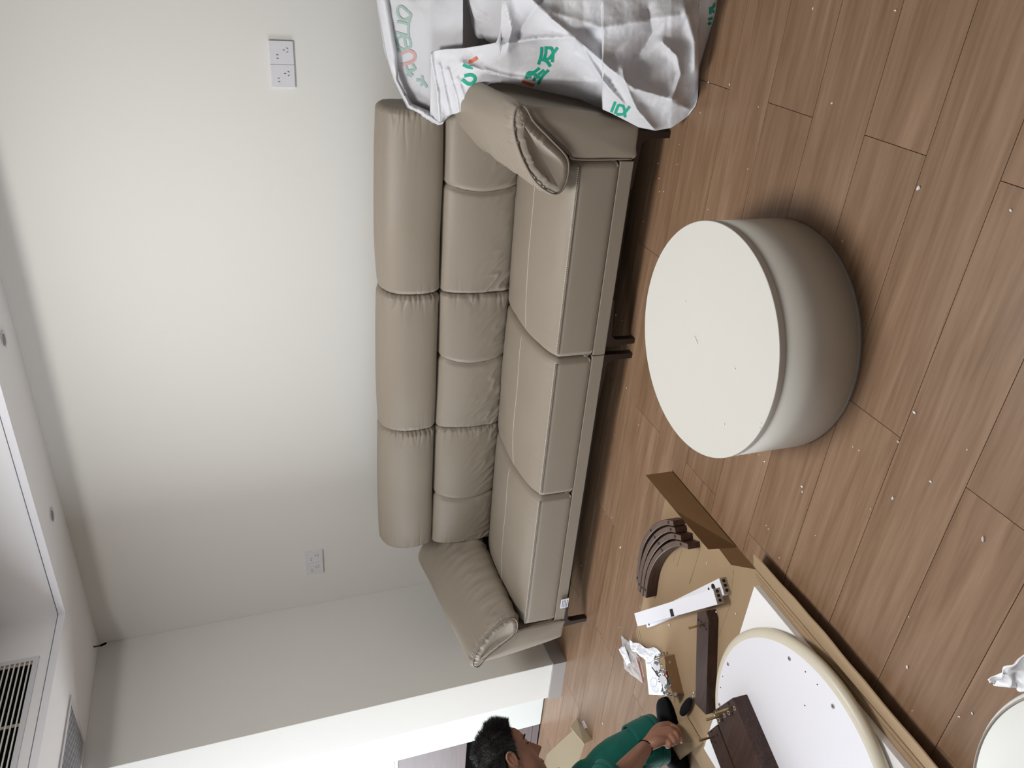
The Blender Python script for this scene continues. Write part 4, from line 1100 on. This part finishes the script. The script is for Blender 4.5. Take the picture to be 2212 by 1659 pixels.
# ---------------------------------------------------------------- woven packaging sack over the right arm
M['sack'] = mat('white_woven_plastic', (0.60, 0.60, 0.63), 0.33, 0.5)
_nt = M['sack'].node_tree; _b = _nt.nodes['Principled BSDF']; _tc = _nt.nodes.new('ShaderNodeTexCoord')
_w1 = _nt.nodes.new('ShaderNodeTexWave'); _w1.inputs['Scale'].default_value = 190; _w1.bands_direction = 'X'
_w2 = _nt.nodes.new('ShaderNodeTexWave'); _w2.inputs['Scale'].default_value = 190; _w2.bands_direction = 'Z'
_nn = _nt.nodes.new('ShaderNodeTexNoise'); _nn.inputs['Scale'].default_value = 26; _nn.inputs['Detail'].default_value = 6
_ad = _nt.nodes.new('ShaderNodeMath'); _ad.operation = 'MULTIPLY'; _bp = _nt.nodes.new('ShaderNodeBump'); _bp.inputs['Distance'].default_value = 0.0009; _bp.inputs['Strength'].default_value = 0.35
_bp2 = _nt.nodes.new('ShaderNodeBump'); _bp2.inputs['Distance'].default_value = 0.012; _bp2.inputs['Strength'].default_value = 0.28
for a in (_w1, _w2, _nn): _nt.links.new(_tc.outputs['Object'], a.inputs['Vector'])
_nt.links.new(_w1.outputs['Fac'], _ad.inputs[0]); _nt.links.new(_w2.outputs['Fac'], _ad.inputs[1]); _nt.links.new(_ad.outputs[0], _bp.inputs['Height'])
_nt.links.new(_nn.outputs['Fac'], _bp2.inputs['Height']); _nt.links.new(_bp2.outputs[0], _bp.inputs['Normal']); _nt.links.new(_bp.outputs[0], _b.inputs['Normal'])
M['sack_in'] = mat('sack_inner_shade', (0.50, 0.50, 0.52), 0.5, 0.4, bump=(22, 0.4, 0.01))  # grey holds the shade inside the thin translucent sack
bag = thing('packaging_sack', 'large crumpled white woven sack with green lettering draped over the right end of the sofa', 'sack')

def tab(x, t): xs, ys = zip(*t); return float(np.interp(x, xs, ys))
OUT = [(808, -30), (812, 0), (830, 110), (850, 172), (880, 235), (915, 256), (947, 270), (956, 268), (966, 250), (985, 245), (1010, 235), (1028, 214), (1045, 192), (1075, 178), (1110, 182), (1180, 198), (1250, 214), (1320, 244), (1380, 275), (1415, 282), (1450, 276), (1485, 252), (1503, 228), (1509, 205), (1505, 165), (1522, 105), (1545, 30), (1556, -40), (1560, -200)]
def smooth_noise(x, y, s): return nz(x/90., y/90., s)
folds = [  # photo polyline, height (m), half width (px)
    ([(1130, -20), (1190, 40), (1260, 95), (1320, 150), (1370, 190), (1420, 205), (1452, 215)], .050, 15),
    ([(1243, 83), (1262, 110), (1300, 170), (1325, 200), (1345, 222)], .035, 9),
    ([(1345, 150), (1352, 185), (1375, 235), (1412, 278)], .045, 11),
    ([(1085, -20), (1105, 60), (1095, 110)], .045, 16), ([(1170, 0), (1125, 60), (1118, 85)], -.035, 16),
    ([(1452, 215), (1470, 160), (1462, 120), (1430, 90)], .030, 9), ([(1462, 225), (1490, 235)], .02, 8),
    ([(1050, 150), (1100, 165), (1160, 170), (1300, 176)], .018, 8), ([(1000, 135), (1060, 160), (1130, 172)], .030, 8),
    ([(1080, 95), (1160, 83), (1243, 80)], .035, 7), ([(1240, 85), (1238, 115), (1262, 130)], .014, 6),
    ([(930, 115), (945, 200), (950, 262)], .030, 7), ([(950, 140), (962, 200), (972, 248)], .018, 5), ([(968, 150), (985, 205), (992, 240)], .020, 5),
    ([(990, 170), (1002, 210), (1008, 235)], .016, 5), ([(1190, 25), (1300, 60), (1480, 30)], .03, 26), ([(1480, 20), (1500, 90), (1500, 150)], .025, 14),
    ([(1030, 200), (1060, 180), (1080, 178)], .02, 6), ([(1400, 20), (1410, 70), (1380, 120)], -.03, 20)]
def pdist(x, y, line):
    b = 1e9
    for (x0, y0), (x1, y1) in zip(line, line[1:]):
        dx, dy = x1-x0, y1-y0; t = max(0, min(1, ((x-x0)*dx+(y-y0)*dy)/(dx*dx+dy*dy+1e-9)))
        b = min(b, math.hypot(x-x0-t*dx, y-y0-t*dy))
    return b
DEP = [(808, 3.02), (930, 2.90), (1000, 2.78), (1100, 2.62), (1200, 2.52), (1300, 2.44), (1385, 2.40), (1450, 2.37), (1510, 2.345), (1560, 2.31)]
def bagpt(x, y, edge, seed, back=0.0, fold=True):
    d = tab(x, DEP)+0.0006*max(0, y)*(1 if x < 1300 else .2)
    d -= 0.085*(1-math.exp(-edge/45.))*(0.4+0.6*tab(x, [(808, .2), (1000, .5), (1150, 1), (1450, 1), (1560, 0)]))
    h = 0.016*smooth_noise(x, y, seed)+0.007*abs(nz(x/45., y/45., seed+5))+0.0025*abs(nz(x/14., y/14., seed+9))
    if fold:
        for ln, a, w_ in folds: h += a*math.exp(-pdist(x, y, ln)/w_)
    p = P(x, y, 1, d-h+back)
    if p.z < 0.003:
        q = FL(x, y, 0.003); p = q if q.y < 3.3 else p
    if p.y > 3.36: p.y = 3.36
    return p
def sheetmesh(name, xs, inner, outf, m, seed, nt, back=0.0, fold=True, lab=None, rows=None):
    bm = bmesh.new(); g = []
    for x in xs:
        y1 = outf(x); y0 = inner(x); row = []
        for j in range(nt+1):
            t = j/nt; y = y1+(y0-y1)*(t**1.25); e = min(abs(y-y1), 400)
            row.append(bm.verts.new(bagpt(x, y, e, seed, back, fold)))
        g.append(row)
    for a, b in zip(g, g[1:]):
        for j in range(nt): bm.faces.new((a[j], b[j], b[j+1], a[j+1]))
    o = from_bm(name, bm, m, bag, True)
    bt_ = BVHTree.FromPolygons([v.co.copy() for v in o.data.vertices], [tuple(p.vertices) for p in o.data.polygons])
    s = o.modifiers.new('thick', 'SOLIDIFY'); s.thickness = 0.0012; s.offset = 0
    if lab: o['label'] = lab
    return o, bt_
out = lambda x: tab(x, OUT)
IN = [(928, 118), (935, 110), (960, 106), (1000, 104), (1040, 98), (1072, 92), (1080, 70), (1083, 20), (1092, -80), (1110, -190), (1560, -220)]
front, bt_f = sheetmesh('front_panel', np.r_[np.linspace(929, 1100, 90), np.linspace(1103, 1559, 170)], lambda x: tab(x, IN), out, M['sack'], 1.0, 110, 0, True, 'glossy woven front of the sack')
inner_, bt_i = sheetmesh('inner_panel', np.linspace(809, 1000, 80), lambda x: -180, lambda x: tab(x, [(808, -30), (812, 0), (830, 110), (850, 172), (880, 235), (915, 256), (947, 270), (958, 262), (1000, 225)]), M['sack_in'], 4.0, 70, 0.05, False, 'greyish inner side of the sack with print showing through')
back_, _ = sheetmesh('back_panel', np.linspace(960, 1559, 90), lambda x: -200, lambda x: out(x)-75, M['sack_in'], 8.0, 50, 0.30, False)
# bright folded rim along the wall
bm = bmesh.new(); g = []
for k in range(70):
    t = k/69; x = 809+(957-809)*t; y = tab(x, [(808, -120), (812, 0), (830, 110), (850, 172), (880, 235), (915, 256), (947, 270), (958, 266)])
    if k < 12: x = 806+k*0.4; y = -120+120*k/12
    wd = tab(t, [(0, 46), (.12, 40), (.28, 12), (.45, 16), (.7, 22), (1, 8)])
    row = []
    for j in range(9):
        s = j/8; xx = x+s*wd*(.8 if t < .4 else .5); yy = y-s*wd*(.15 if t < .4 else .75)
        h = .028*math.sin(PI*s)+.010*nz(t*22, s*3, 2.0)
        row.append(bm.verts.new(P(xx, yy, 1, tab(xx, DEP)+.0006*max(0, yy)-.012-h)))
    g.append(row)
for a, b in zip(g, g[1:]):
    for j in range(8): bm.faces.new((a[j], b[j], b[j+1], a[j+1]))
rim_ = from_bm('folded_rim', bm, M['sack'], bag, True); s = rim_.modifiers.new('t', 'SOLIDIFY'); s.thickness = .0012
bt_r = BVHTree.FromPolygons([v.co.copy() for v in rim_.data.vertices], [tuple(p.vertices) for p in rim_.data.polygons])
# torn flaps in the opening
def flapc(ctrl, lab, seed):
    """ctrl: 3x4 grid of (px, py, depth)"""
    n = 24; G = [[P(a, b, 1, d) for a, b, d in r] for r in ctrl]; bm = bmesh.new(); rows = []
    G2 = [catmull(r, 8) for r in [[list(p) for p in r] for r in G]]
    cols = [catmull([G2[i][j] for i in range(len(G2))], 10) for j in range(len(G2[0]))]
    for j, c in enumerate(cols): rows.append([bm.verts.new(Vector(p)+Vector((0, -.012*abs(nz(j*.22, i*.22, seed))-.004*abs(nz(j*.7, i*.7, seed+1)), 0))) for i, p in enumerate(c)])
    for a, b in zip(rows, rows[1:]):
        for j in range(len(a)-1): bm.faces.new((a[j], b[j], b[j+1], a[j+1]))
    o = from_bm('torn_flap', bm, M['sack'], bag, True); s = o.modifiers.new('t', 'SOLIDIFY'); s.thickness = .001
    return o
flapc([[(1002, -40, 2.80), (1060, -40, 2.72), (1130, -60, 2.60)], [(1018, 20, 2.79), (1058, 24, 2.74), (1112, 20, 2.62)], [(1030, 55, 2.80), (1052, 60, 2.76), (1085, 62, 2.70)], [(1050, 88, 2.82), (1062, 94, 2.79), (1078, 96, 2.72)]], '', 3)
flapc([[(996, -40, 2.86), (1010, -30, 2.83), (1028, -30, 2.80)], [(1012, 15, 2.86), (1022, 18, 2.82), (1036, 20, 2.79)], [(1018, 50, 2.87), (1030, 58, 2.83), (1042, 52, 2.81)], [(1024, 74, 2.88), (1034, 84, 2.85), (1046, 84, 2.84)]], '', 6)
foam = thing('foam_block', 'white foam packing block sticking out of the opening of the sack', 'packing foam')
def slab(quad, th, m):
    return panel('slab', quad, m, foam, th)
slab([P(964, -30, 1, 2.93), P(990, -30, 1, 2.90), P(1004, 108, 1, 2.90), P(978, 106, 1, 2.93)], 0.02, M['foam'])
slab([P(990, -30, 1, 2.905), P(1022, -30, 1, 2.99), P(1030, 100, 1, 2.99), P(1004, 104, 1, 2.905)], 0.02, M['foam'])

def stroke(px, wpx, bt_, m, name='lettering', lift=.0028):
    c = catmull(px, 8) if len(px) > 2 else np.array([np.array(px[0])*(1-t)+np.array(px[1])*t for t in np.linspace(0, 1, 9)])
    bm = bmesh.new(); prev = None; n = len(c)
    for i in range(n):
        d = c[min(i+1, n-1)]-c[max(i-1, 0)]; d = d/(np.linalg.norm(d)+1e-9); nrm = np.array([-d[1], d[0]])
        row = []
        for s in (-1, 0, 1):
            q = c[i]+nrm*wpx*.62*s; r_ = Vector(ray(*q)).normalized(); hit = bt_.ray_cast(Vector(CAM), r_)
            row.append(bm.verts.new(hit[0]-r_*lift) if hit[0] is not None else None)
        if prev is not None and all(row) and all(prev):
            for k in range(2): bm.faces.new((prev[k], row[k], row[k+1], prev[k+1]))
        prev = row
    bmesh.ops.delete(bm, geom=[v for v in bm.verts if not v.link_faces], context='VERTS')
    if not bm.faces: bm.free(); return None
    return from_bm(name, bm, m, bag, True)
def z7(L): return [(1000+a/7.213, b/7.213) for a, b in L]
def z8(L): return [(1150+a/5.395, 100+b/5.395) for a, b in L]
def z3(L): return [(700+a/5.53, b/5.53) for a, b in L]
def z0(L): return [(1500+a/3.107, b/3.107) for a, b in L]
G_, R2 = M['pgreen'], M['pred']
glyph1 = [[(1228, 735), (1222, 840), (1200, 930), (1175, 1005)], [(1270, 748), (1370, 750), (1385, 770)], [(1292, 752), (1288, 840), (1268, 915), (1310, 928), (1370, 890)],
          [(1472, 745), (1400, 840), (1345, 905)], [(1382, 760), (1402, 830), (1388, 970)], [(1178, 925), (1270, 940), (1320, 975), (1362, 1040)]]
glyph2 = [[(1192, 1062), (1100, 1128), (1015, 1140), (985, 1225)], [(1050, 1140), (1035, 1220)], [(1120, 1150), (1125, 1190), (1102, 1262)], [(1262, 1092), (1165, 1172)], [(1332, 1095), (1240, 1185), (1170, 1315)], [(1020, 1160), (1130, 1150)], [(1150, 1200), (1210, 1215)]]
for s in glyph1+glyph2: stroke(z7(s), 5.2, bt_f, G_)
for s in ([(0, 1005), (60, 1035), (110, 1050), (158, 1055)], [(20, 1185), (120, 1168), (175, 1190), (188, 1240), (150, 1295), (90, 1310), (30, 1275), (-15, 1235)]): stroke(z7(s), 6, bt_f, G_)
stroke(z7([(920, 1268), (985, 1292), (1060, 1318), (1110, 1330)]), 5.5, bt_f, R2)
stroke(z7([(92, 962), (150, 945), (222, 900)]), 6, bt_f, R2)
for s in ([(968, 645), (945, 700), (920, 768)], [(1005, 680), (985, 730), (962, 788)], [(1000, 682), (1055, 700), (1075, 760), (1080, 830)], [(1135, 700), (1080, 770), (1040, 795), (975, 790)]): stroke(z8(s), 5, bt_f, G_)
for s in ([(160, 12), (118, 62), (155, 100)], [(105, 50), (108, 95)], [(92, 132), (140, 116)], [(90, 162), (138, 148)], [(135, 20), (150, 60), (158, 95)]): stroke(z0(s), 4.5, bt_f, G_)
for s in ([(1000, 140), (925, 80), (878, 110), (890, 190), (950, 238), (1035, 200), (1005, 140)], [(1040, 160), (1025, 230), (1008, 282)],
          [(870, 258), (1000, 292), (1005, 360), (1012, 440)], [(850, 385), (930, 410), (1015, 438)],
          [(1040, 560), (950, 592), (882, 545), (880, 470), (950, 435), (1020, 470), (1035, 560)], [(955, 440), (985, 590)], [(872, 600), (925, 612)],
          [(980, 790), (1000, 850), (1060, 905)], [(1055, 770), (1085, 830), (1010, 850)], [(985, 880), (1050, 915)], [(1100, 955), (1180, 975), (1230, 1050)], [(1170, 905), (1175, 1000), (1150, 1020)]):
    stroke(z3(s), 4.6, bt_i, M['gghost'], 'print_showing_through')
stroke(z3([(925, 645), (1010, 608), (1075, 640), (1082, 700), (1040, 745), (925, 775)]), 5.5, bt_i, M['rghost'], 'print_showing_through')
for s in ([(790, 0), (800, 60), (815, 125), (845, 180)], [(850, 40), (835, 100), (842, 175)], [(820, 90), (838, 150)]): stroke(z3(s), 6, bt_r, G_)
setbase(bag, FL(1520, 100))

# ---------------------------------------------------------------- foam crumbs scattered about
crumbs = [(1757, 19, 3), (1935, 23, 3), (1577, 182, 3), (1531, 177, 3), (1639, 231, 2), (1798, 223, 3), (1513, 243, 2), (1616, 365, 2), (1530, 453, 2), (1986, 406, 5), (2184, 454, 3), (1820, 521, 2),
          (1977, 891, 4), (1930, 1076, 4), (2011, 1040, 3), (2125, 1164, 5), (1734, 1051, 4), (1734, 1062, 3), (1652, 997, 3), (1619, 980, 2), (1640, 982, 2), (1843, 965, 2), (1856, 973, 2), (1941, 954, 3), (2090, 971, 2),
          (1656, 1135, 2), (1660, 1143, 2), (1762, 1157, 2), (1881, 1099, 2), (1684, 1205, 2), (1961, 1441, 4), (2073, 1548, 3), (2101, 1540, 3), (1971, 1535, 2), (1964, 1332, 2), (1341, 1182, 5), (1328, 940, 2), (1380, 918, 2),
          (1354, 838, 3), (1331, 680, 3), (1344, 692, 2), (1322, 1118, 2), (1256, 1221, 3), (1240, 1546, 3), (1182, 1547, 3), (1303, 1563, 5), (1308, 1110, 2), (1468, 312, 2), (1422, 353, 2), (1463, 355, 2), (1424, 385, 2), (1425, 414, 2), (1434, 414, 2), (1390, 478, 2),
          (1338, 1355, 2), (1383, 1310, 2)]
cg = []
def crumb_mesh(seed):
    bm = bmesh.new(); bmesh.ops.create_icosphere(bm, subdivisions=1, radius=1); r_ = random.Random(seed)
    for v in bm.verts: v.co *= r_.uniform(.6, 1.2)
    me = bpy.data.meshes.new('foam_crumb'); bm.to_mesh(me); bm.free(); me.materials.append(M['foam']); return me
cms = [crumb_mesh(i) for i in range(4)]
def crumb(p, s, lab, grp, i):
    o = bpy.data.objects.new('foam_crumb', cms[i % 4]); C.objects.link(o); r = s*.0009
    o.scale = (r*1.6, r, r*.8); o.location = Vector(p)+Vector((0, 0, r*.5)); o.rotation_euler = (0, 0, i*1.7); tag(o, lab, 'foam crumb', grp)
for i, (x, y, s) in enumerate(crumbs): crumb(FL(x, y), s, 'tiny white foam crumb lying on the wood floor', 'foam crumbs on the floor', i)
for i, (x, y, s) in enumerate([(1481, 651, 2.5), (1588, 797, 3), (1565, 916, 3), (1642, 925, 2.5), (1644, 915, 2)]): crumb(FL(x, y, th_), s, 'tiny white foam crumb on the coffee table top', 'foam crumbs on the coffee table', i)
hr_ = tube('foam_shaving', [FL(1500, 727, th_+.001), FL(1503, 733, th_+.002), FL(1507, 743, th_+.001)], .0009, M['foam']); tag(hr_, 'thin pale shaving lying on the coffee table top', 'shaving')
for i, (x, y, s) in enumerate([(1527, 1217, 3), (1548, 1322, 4), (1590, 1325, 3), (1447, 1350, 5), (1548, 1295, 2)]): crumb(FL(x, y, .005), s, 'tiny white foam crumb on the cardboard carton', 'foam crumbs on the carton', i)
